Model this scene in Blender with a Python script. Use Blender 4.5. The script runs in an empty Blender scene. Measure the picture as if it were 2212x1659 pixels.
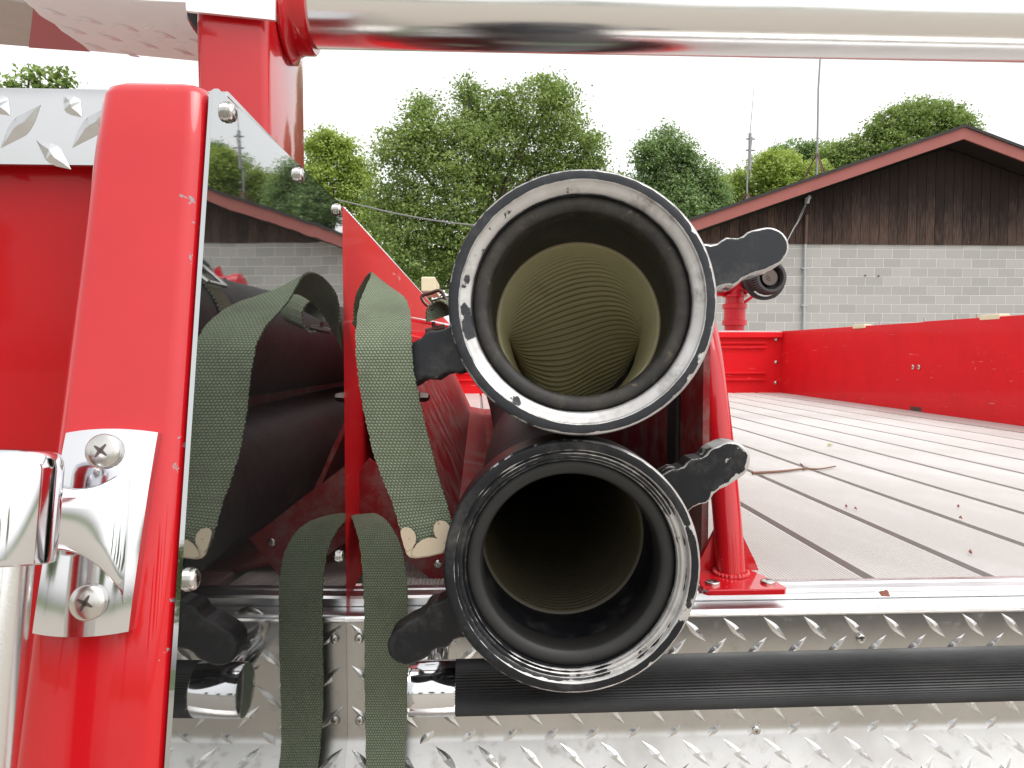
import bpy, bmesh, math, random
import numpy as np
from mathutils import Vector, Matrix, Euler

random.seed(7); rng = np.random.default_rng(7)
SC = bpy.context.scene
COL = SC.collection
R = math.radians
ZC = 1.95                      # eye height above the yard
F = 1600.0                     # focal length in units of a 2212 px wide picture

# ------------------------------------------------------------------ camera
cd = bpy.data.cameras.new('camera'); cam = bpy.data.objects.new('camera', cd); COL.objects.link(cam)
PITCH, YAW = math.atan(71.5 / F), math.atan(76 / F)
cam.location = (0, 0, ZC); cam.rotation_euler = (math.pi / 2 - PITCH, 0, -YAW)
cd.sensor_width = 36; cd.lens = 36 * F / 2212; cd.clip_start = .02; cd.clip_end = 2000
SC.camera = cam
# ------------------------------------------------------------------ sky and sun (bright overcast)
SUN_EL, SUN_AZ = 62, 125       # azimuth clockwise from +Y
w = bpy.data.worlds.new('World'); SC.world = w; w.use_nodes = True
nt = w.node_tree; nt.nodes.clear()
sk = nt.nodes.new('ShaderNodeTexSky'); sk.sky_type = 'NISHITA'; sk.sun_disc = False
sk.sun_elevation = R(SUN_EL); sk.sun_rotation = R(SUN_AZ); sk.air_density = 2.0; sk.dust_density = 2.0; sk.ozone_density = 1.0
hs = nt.nodes.new('ShaderNodeHueSaturation'); hs.inputs['Saturation'].default_value = .05
bg = nt.nodes.new('ShaderNodeBackground'); bg.inputs[1].default_value = .15
wo = nt.nodes.new('ShaderNodeOutputWorld')
nt.links.new(sk.outputs[0], hs.inputs['Color']); nt.links.new(hs.outputs[0], bg.inputs[0]); nt.links.new(bg.outputs[0], wo.inputs[0])
sd = bpy.data.lights.new('sun', 'SUN'); sd.energy = .8; sd.angle = R(40); sd.color = (1, .97, .92)
sun = bpy.data.objects.new('sun', sd); COL.objects.link(sun)
saz, sel = R(SUN_AZ), R(SUN_EL)
sdir = Vector((math.sin(saz) * math.cos(sel), math.cos(saz) * math.cos(sel), math.sin(sel)))
sun.rotation_euler = sdir.to_track_quat('Z', 'Y').to_euler(); sun.location = (0, -5, 30)
vs = SC.view_settings
vs.view_transform = 'Standard'; vs.look = 'None'; vs.exposure = 0.93; vs.gamma = 1; vs.use_curve_mapping = False
SC.cycles.max_bounces = 10; SC.cycles.glossy_bounces = 6; SC.cycles.use_denoising = True

# ------------------------------------------------------------------ picture point -> point of the place
RM = Euler((math.pi / 2 - PITCH, 0, -YAW)).to_matrix()
EYE = Vector((0, 0, ZC))
def ray(u, v): return RM @ Vector(((u - 1106) / F, (829.5 - v) / F, -1))
def PY(u, v, Y): d = ray(u, v); return EYE + d * (Y / d.y)
def PX(u, v, X): d = ray(u, v); return EYE + d * (X / d.x)
def PZ(u, v, z): d = ray(u, v); return EYE + d * (z / d.z)          # z relative to the eye
def PN(u, v, p, n): d = ray(u, v); return EYE + d * ((Vector(p) - EYE).dot(n) / d.dot(n))

# ------------------------------------------------------------------ objects
ORG = {}
def empty(name, loc, label=None, cat=None, group=None):
    o = bpy.data.objects.new(name, None); COL.objects.link(o); o.location = loc; o.empty_display_size = .1
    ORG[o] = Vector(loc); tag(o, label, cat, group); return o
def tag(o, label=None, cat=None, group=None, kind=None):
    if label: o['label'] = label
    if cat: o['category'] = cat
    if group: o['group'] = group
    if kind: o['kind'] = kind
    return o
def link(name, me, parent=None, loc=None):
    """me holds world coordinates (loc None) or local ones placed at loc"""
    o = bpy.data.objects.new(name, me); COL.objects.link(o)
    if parent is not None:
        o.parent = parent; po = ORG[parent]
        o.location = (Vector(loc) if loc is not None else Vector((0, 0, 0))) - po
        ORG[o] = Vector(loc) if loc is not None else Vector((0, 0, 0))
    else:
        o.location = loc if loc is not None else (0, 0, 0); ORG[o] = Vector(o.location)
    return o
class MB:
    def __init__(s): s.v = []; s.f = []; s.w = []; s.uv = {}; s.sm = []
    def add(s, vs, fs, wear=None, smooth=True):
        b = len(s.v); s.v += [tuple(p) for p in vs]
        s.w += list(wear) if wear is not None else [0.0] * len(vs)
        for f in fs: s.f.append(tuple(i + b for i in f)); s.sm.append(smooth)
        return b
    def box(s, lo, hi):
        x0, y0, z0 = lo; x1, y1, z1 = hi
        s.add([(x0,y0,z0),(x1,y0,z0),(x1,y1,z0),(x0,y1,z0),(x0,y0,z1),(x1,y0,z1),(x1,y1,z1),(x0,y1,z1)],
              [(0,3,2,1),(4,5,6,7),(0,1,5,4),(1,2,6,5),(2,3,7,6),(3,0,4,7)], smooth=False)
    def tube(s, path, rad, seg=16, caps=True, wear=None):
        P = [Vector(p) for p in path]; n = len(P)
        rad = rad if hasattr(rad, '__len__') else [rad] * n
        t = (P[1] - P[0]).normalized(); a = t.orthogonal().normalized()
        vs, ws = [], []
        for i in range(n):
            t = (P[min(i + 1, n - 1)] - P[max(i - 1, 0)]).normalized()
            a = (a - t * a.dot(t)).normalized(); b = t.cross(a)
            for k in range(seg):
                an = 2 * math.pi * k / seg
                vs.append(P[i] + (a * math.cos(an) + b * math.sin(an)) * rad[i]); ws.append(wear[i] if wear else 0)
        fs = [(i * seg + k, i * seg + (k + 1) % seg, (i + 1) * seg + (k + 1) % seg, (i + 1) * seg + k) for i in range(n - 1) for k in range(seg)]
        if caps: fs += [tuple(range(seg))[::-1], tuple((n - 1) * seg + k for k in range(seg))]
        s.add(vs, fs, ws)
    def lathe(s, prof, M, seg=96, closed=False):
        """prof: (r, t, wear), turned about local Y; M maps local to world"""
        vs, ws = [], []
        for q in prof:
            for k in range(seg):
                an = 2 * math.pi * k / seg
                vs.append(M @ Vector((q[0] * math.cos(an), q[1], q[0] * math.sin(an)))); ws.append(q[2] if len(q) > 2 else 0)
        n = len(prof)
        fs = [(i * seg + k, (i + 1) % n * seg + k, (i + 1) % n * seg + (k + 1) % seg, i * seg + (k + 1) % seg) for i in range(n if closed else n - 1) for k in range(seg)]
        s.add(vs, fs, ws)
    def prism(s, pts, M, t0, t1, bevel=0.0, wear=False):
        """2D outline pts (x,z) counter-clockwise seen from -Y, extruded t0..t1 along local Y"""
        pts = [Vector(p) for p in pts]; n = len(pts)
        def inset(d):
            o = []
            for i in range(n):
                a, b, c = pts[i - 1], pts[i], pts[(i + 1) % n]
                e1 = (b - a).normalized(); e2 = (c - b).normalized()
                nn = Vector((-(e1.y + e2.y), e1.x + e2.x))
                nn = nn.normalized() if nn.length > 1e-6 else Vector((-e1.y, e1.x))
                o.append(b + nn * d)
            return o
        rings = [(pts, t1, .45)]
        if bevel: rings += [(pts, t0 + bevel, .8), (inset(bevel * .35), t0 + bevel * .3, 1.0), (inset(bevel), t0, .38), (inset(bevel * 3), t0, .12)]
        else: rings += [(pts, t0, .5)]
        vs, ws = [], []
        for o, t, wv in rings:
            for p in o: vs.append(M @ Vector((p.x, t, p.y))); ws.append(wv)
        fs = [(i * n + k, i * n + (k + 1) % n, (i + 1) * n + (k + 1) % n, (i + 1) * n + k) for i in range(len(rings) - 1) for k in range(n)]
        m = len(rings) - 1
        fs += [tuple(m * n + k for k in range(n)), tuple(range(n))[::-1]]
        s.add(vs, fs, ws, smooth=False)
    def mesh(s, name, m, origin=None, flat=False, wear=False, angle=35):
        me = bpy.data.meshes.new(name)
        vs = s.v if origin is None else [tuple(Vector(p) - origin) for p in s.v]
        me.from_pydata(vs, [], s.f); me.materials.append(M_[m] if isinstance(m, str) else m)
        me.polygons.foreach_set('use_smooth', [x and not flat for x in s.sm])
        if wear: me.attributes.new('wear', 'FLOAT', 'POINT').data.foreach_set('value', s.w)
        bm = bmesh.new(); bm.from_mesh(me); bmesh.ops.recalc_face_normals(bm, faces=bm.faces)
        if not flat:
            for e in bm.edges:
                if len(e.link_faces) == 2 and e.calc_face_angle(0) > R(angle): e.smooth = False
        bm.to_mesh(me); bm.free(); me.update()
        return me
    def obj(s, name, m, parent=None, **k): return link(name, s.mesh(name, m, **k), parent)

def catmull(P, n):
    P = [np.array(p, float) for p in P]; out = []
    for i in range(len(P) - 1):
        p0 = P[max(i - 1, 0)]; p1 = P[i]; p2 = P[i + 1]; p3 = P[min(i + 2, len(P) - 1)]
        for k in range(n):
            t = k / n
            out.append(.5 * (2 * p1 + (p2 - p0) * t + (2 * p0 - 5 * p1 + 4 * p2 - p3) * t * t + (3 * p1 - p0 - 3 * p2 + p3) * t ** 3))
    out.append(P[-1]); return [Vector(p) for p in out]
def quick(name, fn, m, parent, **k):
    b = MB(); fn(b); return b.obj(name, m, parent, **k)
def boxo(name, lo, hi, m, parent, bev=0.0):
    b = MB(); b.box(lo, hi); me = b.mesh(name, m, flat=True)
    if bev:
        bm = bmesh.new(); bm.from_mesh(me); bmesh.ops.bevel(bm, geom=bm.edges[:], offset=bev, segments=2, affect='EDGES', profile=.5)
        bm.to_mesh(me); bm.free()
    return link(name, me, parent)

# ------------------------------------------------------------------ materials
M_ = {}
class N:
    def __init__(s, name):
        s.m = bpy.data.materials.new(name); s.m.use_nodes = True; s.t = s.m.node_tree; M_[name] = s.m
        s.p = s.t.nodes['Principled BSDF']; s.out = s.t.nodes['Material Output']
        s.co = s.n('ShaderNodeTexCoord').outputs['Object']
    def n(s, typ, **kw):
        x = s.t.nodes.new(typ)
        for k, v in kw.items(): setattr(x, k, v)
        return x
    def lk(s, a, b): s.t.links.new(a, b)
    def set(s, **kw):
        for k, v in kw.items():
            k = {'spec': 'Specular IOR Level', 'coat': 'Coat Weight', 'coatr': 'Coat Roughness'}.get(k, k.replace('_', ' ').title())
            i = s.p.inputs[k]
            if hasattr(v, 'is_output') or isinstance(v, bpy.types.NodeSocket): s.lk(v, i)
            else: i.default_value = (*v, 1) if isinstance(v, tuple) and len(v) == 3 else v
        return s
    def vec(s, scale=(1, 1, 1), src=None):
        m = s.n('ShaderNodeMapping'); m.inputs['Scale'].default_value = scale; s.lk(src or s.co, m.inputs[0]); return m.outputs[0]
    def noise(s, sc, det=4, rough=.55, v=None, dist=0):
        x = s.n('ShaderNodeTexNoise'); x.inputs['Scale'].default_value = sc; x.inputs['Detail'].default_value = det
        x.inputs['Roughness'].default_value = rough; x.inputs['Distortion'].default_value = dist; s.lk(v or s.co, x.inputs['Vector']); return x.outputs[0]
    def ramp(s, f, a, b, lo=0.0, hi=1.0):
        x = s.n('ShaderNodeMapRange'); x.interpolation_type = 'SMOOTHSTEP'
        for i, q in enumerate((a, b, lo, hi)): x.inputs[i + 1].default_value = q
        s.lk(f, x.inputs[0]); return x.outputs[0]
    def mix(s, f, a, b):
        x = s.n('ShaderNodeMix', data_type='RGBA')
        for i, q in ((0, f), (6, a), (7, b)):
            if isinstance(q, bpy.types.NodeSocket): s.lk(q, x.inputs[i])
            else: x.inputs[i].default_value = (*q, 1) if isinstance(q, tuple) and len(q) == 3 else q
        return x.outputs[2]
    def math(s, op, a, b=0.0, c=0.0):
        x = s.n('ShaderNodeMath', operation=op)
        for i, q in enumerate((a, b, c)):
            if isinstance(q, bpy.types.NodeSocket): s.lk(q, x.inputs[i])
            else: x.inputs[i].default_value = q
        return x.outputs[0]
    def bump(s, h, strength=.3, dist=.001):
        x = s.n('ShaderNodeBump'); x.inputs['Strength'].default_value = strength; x.inputs['Distance'].default_value = dist
        s.lk(h, x.inputs['Height']); s.lk(x.outputs[0], s.p.inputs['Normal'])
        return x.outputs[0]
    def attr(s, name): return s.n('ShaderNodeAttribute', attribute_name=name).outputs['Fac']

def paint(name, col, dust=0.0, coat=1.0, rough=.3, chips=0.0, dcol=(.36, .27, .24), scale=9):
    a = N(name); n1 = a.noise(scale, 6, .65)
    c = a.mix(a.ramp(n1, .35, .75, 0, .35), col, tuple(q * .72 for q in col))
    d = a.ramp(a.noise(scale * 2.2, 8, .7), .62 - dust * .4, .9 - dust * .4, 0, min(1, dust * 1.4))
    c = a.mix(d, c, dcol)
    if chips:
        wv = a.attr('wear')
        ch = a.ramp(a.math('ADD', a.noise(75, 5, .62), a.math('MULTIPLY', wv, chips)), .785, .80)
        c = a.mix(ch, c, (.27, .25, .255)); a.bump(ch, -.6, .0006)
        a.set(coat=a.math('MULTIPLY', a.math('SUBTRACT', 1.0, ch), coat))
    else: a.set(coat=coat)
    a.set(base_color=c, roughness=a.math('ADD', a.math('MULTIPLY', d, .4), rough), coatr=.04 + dust * .3); a.set(spec=.15)
    return a
def scratch(a, c, col, k=.5):
    v = a.vec((1, 3, 26)); v2 = a.vec((1, 14, 9)); s1_ = a.ramp(a.noise(3.2, 3, .5, v, 1.5), .68, .76); s2_ = a.ramp(a.noise(2.1, 3, .6, v2, 2.0), .70, .80)
    return a.mix(a.math('MULTIPLY', a.math('MAXIMUM', s1_, s2_), k), c, col)
RED = (.50, .005, .010)
paint('red_gloss', RED, 0, 1, .32)
paint('red_panel', (.46, .004, .008), 0, .25, .35)
paint('red_post', RED, 0.0, 1, .3, chips=.135)
paint('red_rail', (.5, .006, .012), .12, .9, .3, chips=.22)
a = paint('red_dull', (.70, .012, .018), .10, .15, .5, dcol=(.7, .2, .2), scale=7); a.set(base_color=scratch(a, a.p.inputs['Base Color'].links[0].from_socket, (.75, .35, .33), .55))
paint('red_dusty_shaded', (.24, .008, .012), .55, .15, .55, dcol=(.22, .15, .135))  # dusty red, base also darkened to paint in the tray's shade
paint('red_gun', (.55, .015, .03), .1, .5, .4)
def metal(name, col, rough, var=.1, sc=30, aniso=None, spot=None):
    a = N(name); v = a.vec(aniso) if aniso else None
    n1 = a.noise(sc, 5, .6, v)
    a.set(metallic=1.0, base_color=a.mix(n1, tuple(q * (1 - var) for q in col), col), roughness=a.ramp(n1, .3, .8, rough * .8, rough * 1.25))
    if spot:
        s = a.ramp(a.noise(420, 3, .6), .70, .74); b = a.mix(s, a.p.inputs['Base Color'].links[0].from_socket, spot)
        a.set(base_color=b, roughness=a.math('ADD', a.math('MULTIPLY', s, .35), rough))
    return a
metal('chrome', (.70, .70, .72), .085, .06, 60, spot=(.5, .48, .45))
metal('stainless_tube', (.76, .75, .74), .21, .10, 40, aniso=(1, 30, 30))
metal('screw_steel', (.62, .60, .57), .24, .2, 200)
a = metal('tread_alu', (.56, .545, .525), .36, .2, 26); d_ = a.ramp(a.noise(55, 7, .7), .52, .75, 0, .55); d2_ = a.ramp(a.noise(7, 5, .6), .5, .7, 0, .35); dd_ = a.math('MAXIMUM', d_, d2_); a.set(base_color=a.mix(dd_, a.p.inputs['Base Color'].links[0].from_socket, (.30, .27, .24)), roughness=a.math('ADD', a.math('MULTIPLY', dd_, .25), .33), metallic=a.math('SUBTRACT', 1.0, a.math('MULTIPLY', dd_, .6)))
metal('cap_alu', (.58, .585, .59), .22, .12, 26)
metal('tread_lug', (.68, .67, .66), .32, .14, 60)
metal('sill_alu', (.86, .86, .87), .34, .14, 22, aniso=(1, 8, 8))
metal('dark_steel', (.16, .13, .12), .45, .3, 90)
a = N('mirror_steel'); sc_ = a.noise(60, 3, .5, a.vec((1, .6, 26))); a.set(metallic=.985, base_color=a.mix(a.ramp(a.noise(240, 2, .5, a.vec((1, .25, .04))), .70, .78, 0, .35), (.46, .47, .47), (.66, .66, .66)), roughness=a.ramp(sc_, .55, .8, .02, .10))
a.bump(a.noise(5.5, 2, .4), .10, .004)
a = N('alu_plate'); n1 = a.noise(14, 5, .6); a.set(metallic=.7, base_color=a.mix(n1, (.78, .76, .74), (.9, .89, .88)), roughness=.42)
a = N('alu_underside'); n1 = a.noise(16, 6, .65); a.set(metallic=.1, base_color=a.mix(n1, (.74, .76, .77), (.86, .88, .89)), roughness=.5)
a = N('grey_sheet'); n1 = a.noise(40, 5, .6); a.set(base_color=a.mix(n1, (.36, .34, .31), (.50, .47, .43)), roughness=.5, metallic=.2)
paint('red_sheet', (.42, .05, .07), .1, .2, .5)
# black enamel worn through to bare aluminium
def enamel(name, bias, side, base=(.008, .0085, .011)):
    a = N(name); wv = a.attr('wear'); g = a.n('ShaderNodeNewGeometry').outputs['Position']
    n1 = a.noise(80, 7, .62); n2 = a.noise(20, 3, .5)
    s = a.n('ShaderNodeSeparateXYZ'); a.lk(g, s.inputs[0])
    t = a.math('ADD', a.math('MULTIPLY', a.math('SUBTRACT', s.outputs[0], .08), side[0]), a.math('MULTIPLY', a.math('SUBTRACT', s.outputs[2], side[2]), side[1]))
    h = a.math('ADD', a.math('ADD', a.math('MULTIPLY', n1, .5), a.math('MULTIPLY', n2, .5)), a.math('ADD', a.math('MULTIPLY', wv, .40), a.math('ADD', t, bias)))
    ch = a.ramp(h, .775, .80)
    du = a.ramp(a.noise(26, 8, .75), .48, .80, 0, .42)
    gr = a.ramp(a.noise(34, 7, .7), .50, .72, 0, .75)
    c = a.mix(ch, a.mix(du, base, (.15, .145, .135)), a.mix(a.math('MULTIPLY', a.ramp(n2, .3, .7), n1), (.42, .405, .39), (.62, .61, .61)))
    c = a.mix(a.math('MULTIPLY', ch, gr), c, (.17, .155, .14))
    a.set(spec=.3, base_color=c, metallic=a.math('MULTIPLY', ch, .65), roughness=a.ramp(ch, 0, 1, .42, .40)); a.bump(ch, -.5, .0005)
enamel('enamel_upper', -.09, (.9, -.2, ZC + .04), (.020, .0215, .026))  # greyer base than the lower one: dust film plus painted sky sheen
enamel('enamel_lower', -.095, (1.7, -.5, ZC - .17))
a = N('gasket_rubber'); n1 = a.noise(40, 7, .7); n2 = a.noise(110, 5, .6)
a.set(base_color=a.mix(a.ramp(n2, .6, .74, 0, .5), a.mix(a.ramp(n1, .35, .75), (.009, .008, .007), (.045, .037, .028)), (.20, .15, .075)), roughness=.6)
a = N('rubber_black'); n1 = a.noise(30, 5, .6); a.set(base_color=a.mix(n1, (.006, .006, .006), (.02, .019, .018)), roughness=.55)
a = N('hose_inner'); n1 = a.noise(12, 5, .6); a.set(base_color=a.mix(a.ramp(a.attr('wear'), .3, .75, 0, .7), a.mix(a.ramp(a.noise(22, 6, .7), .55, .75, 0, .5), a.mix(n1, (.66, .61, .33), (.80, .76, .50)), (.42, .34, .22)), (.20, .12, .06)), roughness=.45)  # brown groove dirt, strengthened as painted shade so the ribs stand out
a = N('hose_inner_shaded'); n1 = a.noise(12, 5, .6); a.set(base_color=a.mix(n1, (.035, .029, .014), (.075, .062, .032)), roughness=.5)  # same lining as the upper hose, its inside shade painted into the colour
a = N('hose_outer'); n1 = a.noise(20, 5, .6); a.set(base_color=a.mix(n1, (.018, .018, .018), (.075, .072, .07)), roughness=.55)
a = N('grip_rubber'); n1 = a.noise(28, 6, .65, a.vec((.25, 1, 1))); n2 = a.noise(9, 4, .6)
a.set(base_color=a.mix(a.ramp(n1, .3, .8), (.010, .010, .011), (.042, .041, .042)), roughness=a.ramp(n2, .3, .7, .42, .6))
a = N('nozzle_rubber'); a.set(base_color=(.035, .035, .036), roughness=.5)
a = N('canvas_webbing'); uv = a.n('ShaderNodeUVMap').outputs[0]; s = a.n('ShaderNodeSeparateXYZ'); a.lk(uv, s.inputs[0])
row = a.math('FLOOR', a.math('DIVIDE', s.outputs[1], .0026)); xx = a.math('ADD', a.math('MULTIPLY', s.outputs[0], 16), a.math('MULTIPLY', a.math('MODULO', row, 2.0), .5))
hx = a.math('SINE', a.math('MULTIPLY', a.math('FRACT', xx), math.pi)); hy = a.math('SINE', a.math('MULTIPLY', a.math('FRACT', a.math('DIVIDE', s.outputs[1], .0026)), math.pi))
h = a.math('MULTIPLY', hx, hy); n1 = a.noise(35, 5, .6); n2 = a.noise(900, 2, .5)
st = a.ramp(a.noise(16, 6, .65), .45, .75, 0, .45)
c = a.mix(h, (.065, .088, .058), a.mix(n1, (.22, .255, .175), (.30, .335, .24)))
a.set(base_color=a.mix(st, a.mix(a.math('MULTIPLY', n2, .25), c, (.36, .38, .29)), (.085, .088, .065)), roughness=.95, spec=.1); a.bump(a.math('ADD', h, a.math('MULTIPLY', n2, .4)), .8, .0009)
a = N('tan_metal'); n1 = a.noise(200, 5, .65); a.set(base_color=a.mix(a.ramp(n1, .62, .74), (.50, .41, .30), (.30, .12, .05)), roughness=.42, coat=.2)
a = N('slat_alu'); n1 = a.noise(2.2, 6, .65, a.vec((1, .45, 1))); n2 = a.noise(40, 4, .6)
a.set(metallic=.0, base_color=a.mix(a.ramp(n1, .38, .72), (.48, .455, .43), a.mix(n2, (.60, .58, .555), (.68, .665, .65))), roughness=.5)
a = N('under_deck'); a.set(base_color=(.30, .275, .265), roughness=.8)
a = N('cream_plastic'); a.set(base_color=(.72, .66, .45), roughness=.5)
a = N('block'); n1 = a.noise(60, 6, .7); rnd = a.n('ShaderNodeObjectInfo').outputs['Random']
a.set(base_color=a.mix(a.math('MULTIPLY', n1, .5), a.mix(rnd, (.36, .355, .345), (.45, .44, .425)), (.33, .32, .30)), roughness=.9, spec=.2); a.bump(n1, .35, .004)
a = N('mortar'); n1 = a.noise(30, 4, .6); a.set(base_color=a.mix(n1, (.66, .65, .62), (.76, .75, .71)), roughness=.95, spec=.1)
a = N('brick'); bt = a.n('ShaderNodeTexBrick'); bt.inputs['Scale'].default_value = 1; bt.inputs['Brick Width'].default_value = .2; bt.inputs['Row Height'].default_value = .07
bt.inputs['Mortar Size'].default_value = .01; bt.inputs['Color1'].default_value = (.42, .17, .09, 1); bt.inputs['Color2'].default_value = (.34, .12, .07, 1); bt.inputs['Mortar'].default_value = (.5, .45, .4, 1)
mm = a.n('ShaderNodeMapping'); mm.inputs['Rotation'].default_value = (math.pi / 2, 0, 0); a.lk(a.co, mm.inputs[0]); a.lk(mm.outputs[0], bt.inputs[0]); a.set(base_color=bt.outputs[0], roughness=.9)
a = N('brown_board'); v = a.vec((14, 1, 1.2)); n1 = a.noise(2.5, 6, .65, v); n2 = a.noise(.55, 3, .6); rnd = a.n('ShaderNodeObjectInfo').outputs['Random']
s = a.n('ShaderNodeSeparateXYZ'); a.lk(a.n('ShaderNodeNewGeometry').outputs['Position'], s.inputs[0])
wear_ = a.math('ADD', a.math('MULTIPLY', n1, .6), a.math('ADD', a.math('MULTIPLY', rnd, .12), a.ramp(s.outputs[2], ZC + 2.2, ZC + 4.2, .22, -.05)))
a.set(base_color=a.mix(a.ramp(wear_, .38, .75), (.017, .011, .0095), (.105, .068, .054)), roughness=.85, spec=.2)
a = N('fascia_red'); n1 = a.noise(2.5, 4, .5); a.set(base_color=a.mix(n1, (.26, .078, .066), (.33, .105, .09)), roughness=.7)
a = N('shingle'); n1 = a.noise(6, 5, .6); a.set(base_color=a.mix(n1, (.02, .02, .02), (.05, .045, .045)), roughness=.9)
a = N('grey_pipe'); a.set(base_color=(.42, .44, .46), roughness=.5, metallic=.3)
a = N('brown_pipe'); a.set(base_color=(.10, .06, .05), roughness=.7)
a = N('rusty_steel'); n1 = a.noise(8, 4, .6); a.set(base_color=a.mix(n1, (.16, .05, .03), (.10, .07, .06)), roughness=.85)
a = N('mast_grey'); a.set(base_color=(.30, .29, .30), roughness=.6, metallic=.4)
a = N('cable'); a.set(base_color=(.20, .20, .20), roughness=.6)
a = N('bark'); n1 = a.noise(9, 5, .6, a.vec((3, 3, .6))); a.set(base_color=a.mix(n1, (.05, .04, .03), (.13, .105, .08)), roughness=.95)
a = N('twig_bark'); a.set(base_color=(.18, .09, .06), roughness=.8)
a = N('leaf_bit'); a.set(base_color=(.25, .32, .08), roughness=.7)
a = N('seed_brown'); a.set(base_color=(.22, .08, .05), roughness=.8)
a = N('ground_gravel'); n1 = a.noise(.6, 6, .6); n2 = a.noise(40, 4, .6); a.set(base_color=a.mix(n1, a.mix(n2, (.28, .25, .21), (.46, .42, .36)), (.36, .33, .285)), roughness=.95)
a = N('grass_field'); n1 = a.noise(.3, 6, .6); a.set(base_color=a.mix(n1, (.05, .09, .02), (.10, .14, .04)), roughness=.95)
def leafmat(name, c0, c1):
    a = N(name); t = a.attr('tint'); col = a.mix(t, c0, c1)
    a.t.nodes.remove(a.p)
    d = a.n('ShaderNodeBsdfDiffuse'); tr = a.n('ShaderNodeBsdfTranslucent'); gl = a.n('ShaderNodeBsdfGlossy'); gl.inputs['Roughness'].default_value = .45
    a.lk(col, d.inputs[0]); a.lk(a.mix(.5, col, (.20, .26, .03)), tr.inputs[0]); gl.inputs[0].default_value = (.6, .65, .6, 1)
    m1 = a.n('ShaderNodeMixShader'); m1.inputs[0].default_value = .45; a.lk(d.outputs[0], m1.inputs[1]); a.lk(tr.outputs[0], m1.inputs[2])
    m2 = a.n('ShaderNodeMixShader'); m2.inputs[0].default_value = .05; a.lk(m1.outputs[0], m2.inputs[1]); a.lk(gl.outputs[0], m2.inputs[2]); a.lk(m2.outputs[0], a.out.inputs[0])
leafmat('leaf_maple', (.135, .22, .06), (.42, .54, .17))
leafmat('leaf_blue', (.14, .235, .10), (.38, .52, .22))
leafmat('leaf_yellow', (.23, .33, .06), (.55, .66, .16))

# ================================================================== the yard
g = MB(); g.add([(-600, -600, 0), (600, -600, 0), (600, 600, 0), (-600, 600, 0)], [(0, 1, 2, 3)]); tag(g.obj('ground', 'grass_field'), kind='structure')
g = MB(); g.add([(-60, -70, .004), (64, -70, .004), (64, 22, .004), (-60, 22, .004)], [(0, 1, 2, 3)]); tag(g.obj('gravel_yard', 'ground_gravel'), kind='structure')

# ================================================================== fire truck
T = empty('fire_truck', (.75, .8, 0), 'red fire truck seen from its rear step, with aluminium hose bed and tread plate', 'fire truck')
Z = lambda z: ZC + z
XM = lambda Y: -.1655 + .0349 * Y                      # polished panel, toed in two degrees
YF = lambda z: .4045 + .205 * z                        # raked face of the corner post
YP = .78                                               # rear tread plate
DK = -.27                                              # hose bed floor

# corner post -------------------------------------------------------
def rrect(x0, x1, y0, y1, r, n=5):
    o = []
    for cx, cy, a0 in ((x1 - r, y0 + r, -90), (x1 - r, y1 - r, 0), (x0 + r, y1 - r, 90), (x0 + r, y0 + r, 180)):
        for k in range(n + 1):
            an = R(a0 + 90 * k / n); o.append((cx + r * math.cos(an), cy + r * math.sin(an)))
    return o
b = MB(); rings = []
for z, ins in [(-.62, 0)] + [(-.5 + i * .0323, 0) for i in range(20)] + [(.146, .0006), (.151, .0025), (.1535, .006), (.1545, .011)]:
    t = (z + .204) / .3575; xl = -.229 + .015 * t; xr = XM(YF(z) + .004) - .0035
    rings.append([(x, y, Z(z)) for x, y in rrect(xl + ins, xr - ins, YF(z) + ins, YF(z) + .075 - ins, .0105)])
n = len(rings[0]); vs = [p for r_ in rings for p in r_]
wr = [(1.0 if 1 <= i % n <= 5 else (.45 if i % n in (0, 6, n - 1) else .0)) for i in range(len(vs))]
fs = [(i * n + k, i * n + (k + 1) % n, (i + 1) * n + (k + 1) % n, (i + 1) * n + k) for i in range(len(rings) - 1) for k in range(n)] + [tuple((len(rings) - 1) * n + k for k in range(n))]
b.add(vs, fs, wr); b.obj('corner_post', 'red_post', T, wear=True, angle=60)

# polished panel ----------------------------------------------------
b = MB(); yz = []
for z in np.linspace(-.6, .138, 16): yz.append((YF(z) + .004, z))
yz += [(.4385, .148), (.446, .1525), (.60, .1515), (.779, .1500)]
yb = [(.779, -.6)] 
outl = yz + yb; m_ = len(outl)
vs = [(XM(y), y, Z(z)) for y, z in outl] + [(XM(y) - .0025, y, Z(z)) for y, z in outl]
b.add(vs, [tuple(range(m_)), tuple(range(m_, 2 * m_))[::-1]] + [(k, (k + 1) % m_, m_ + (k + 1) % m_, m_ + k) for k in range(m_)], smooth=False)
panel = b.obj('polished_panel', 'mirror_steel', T, flat=True)

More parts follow.
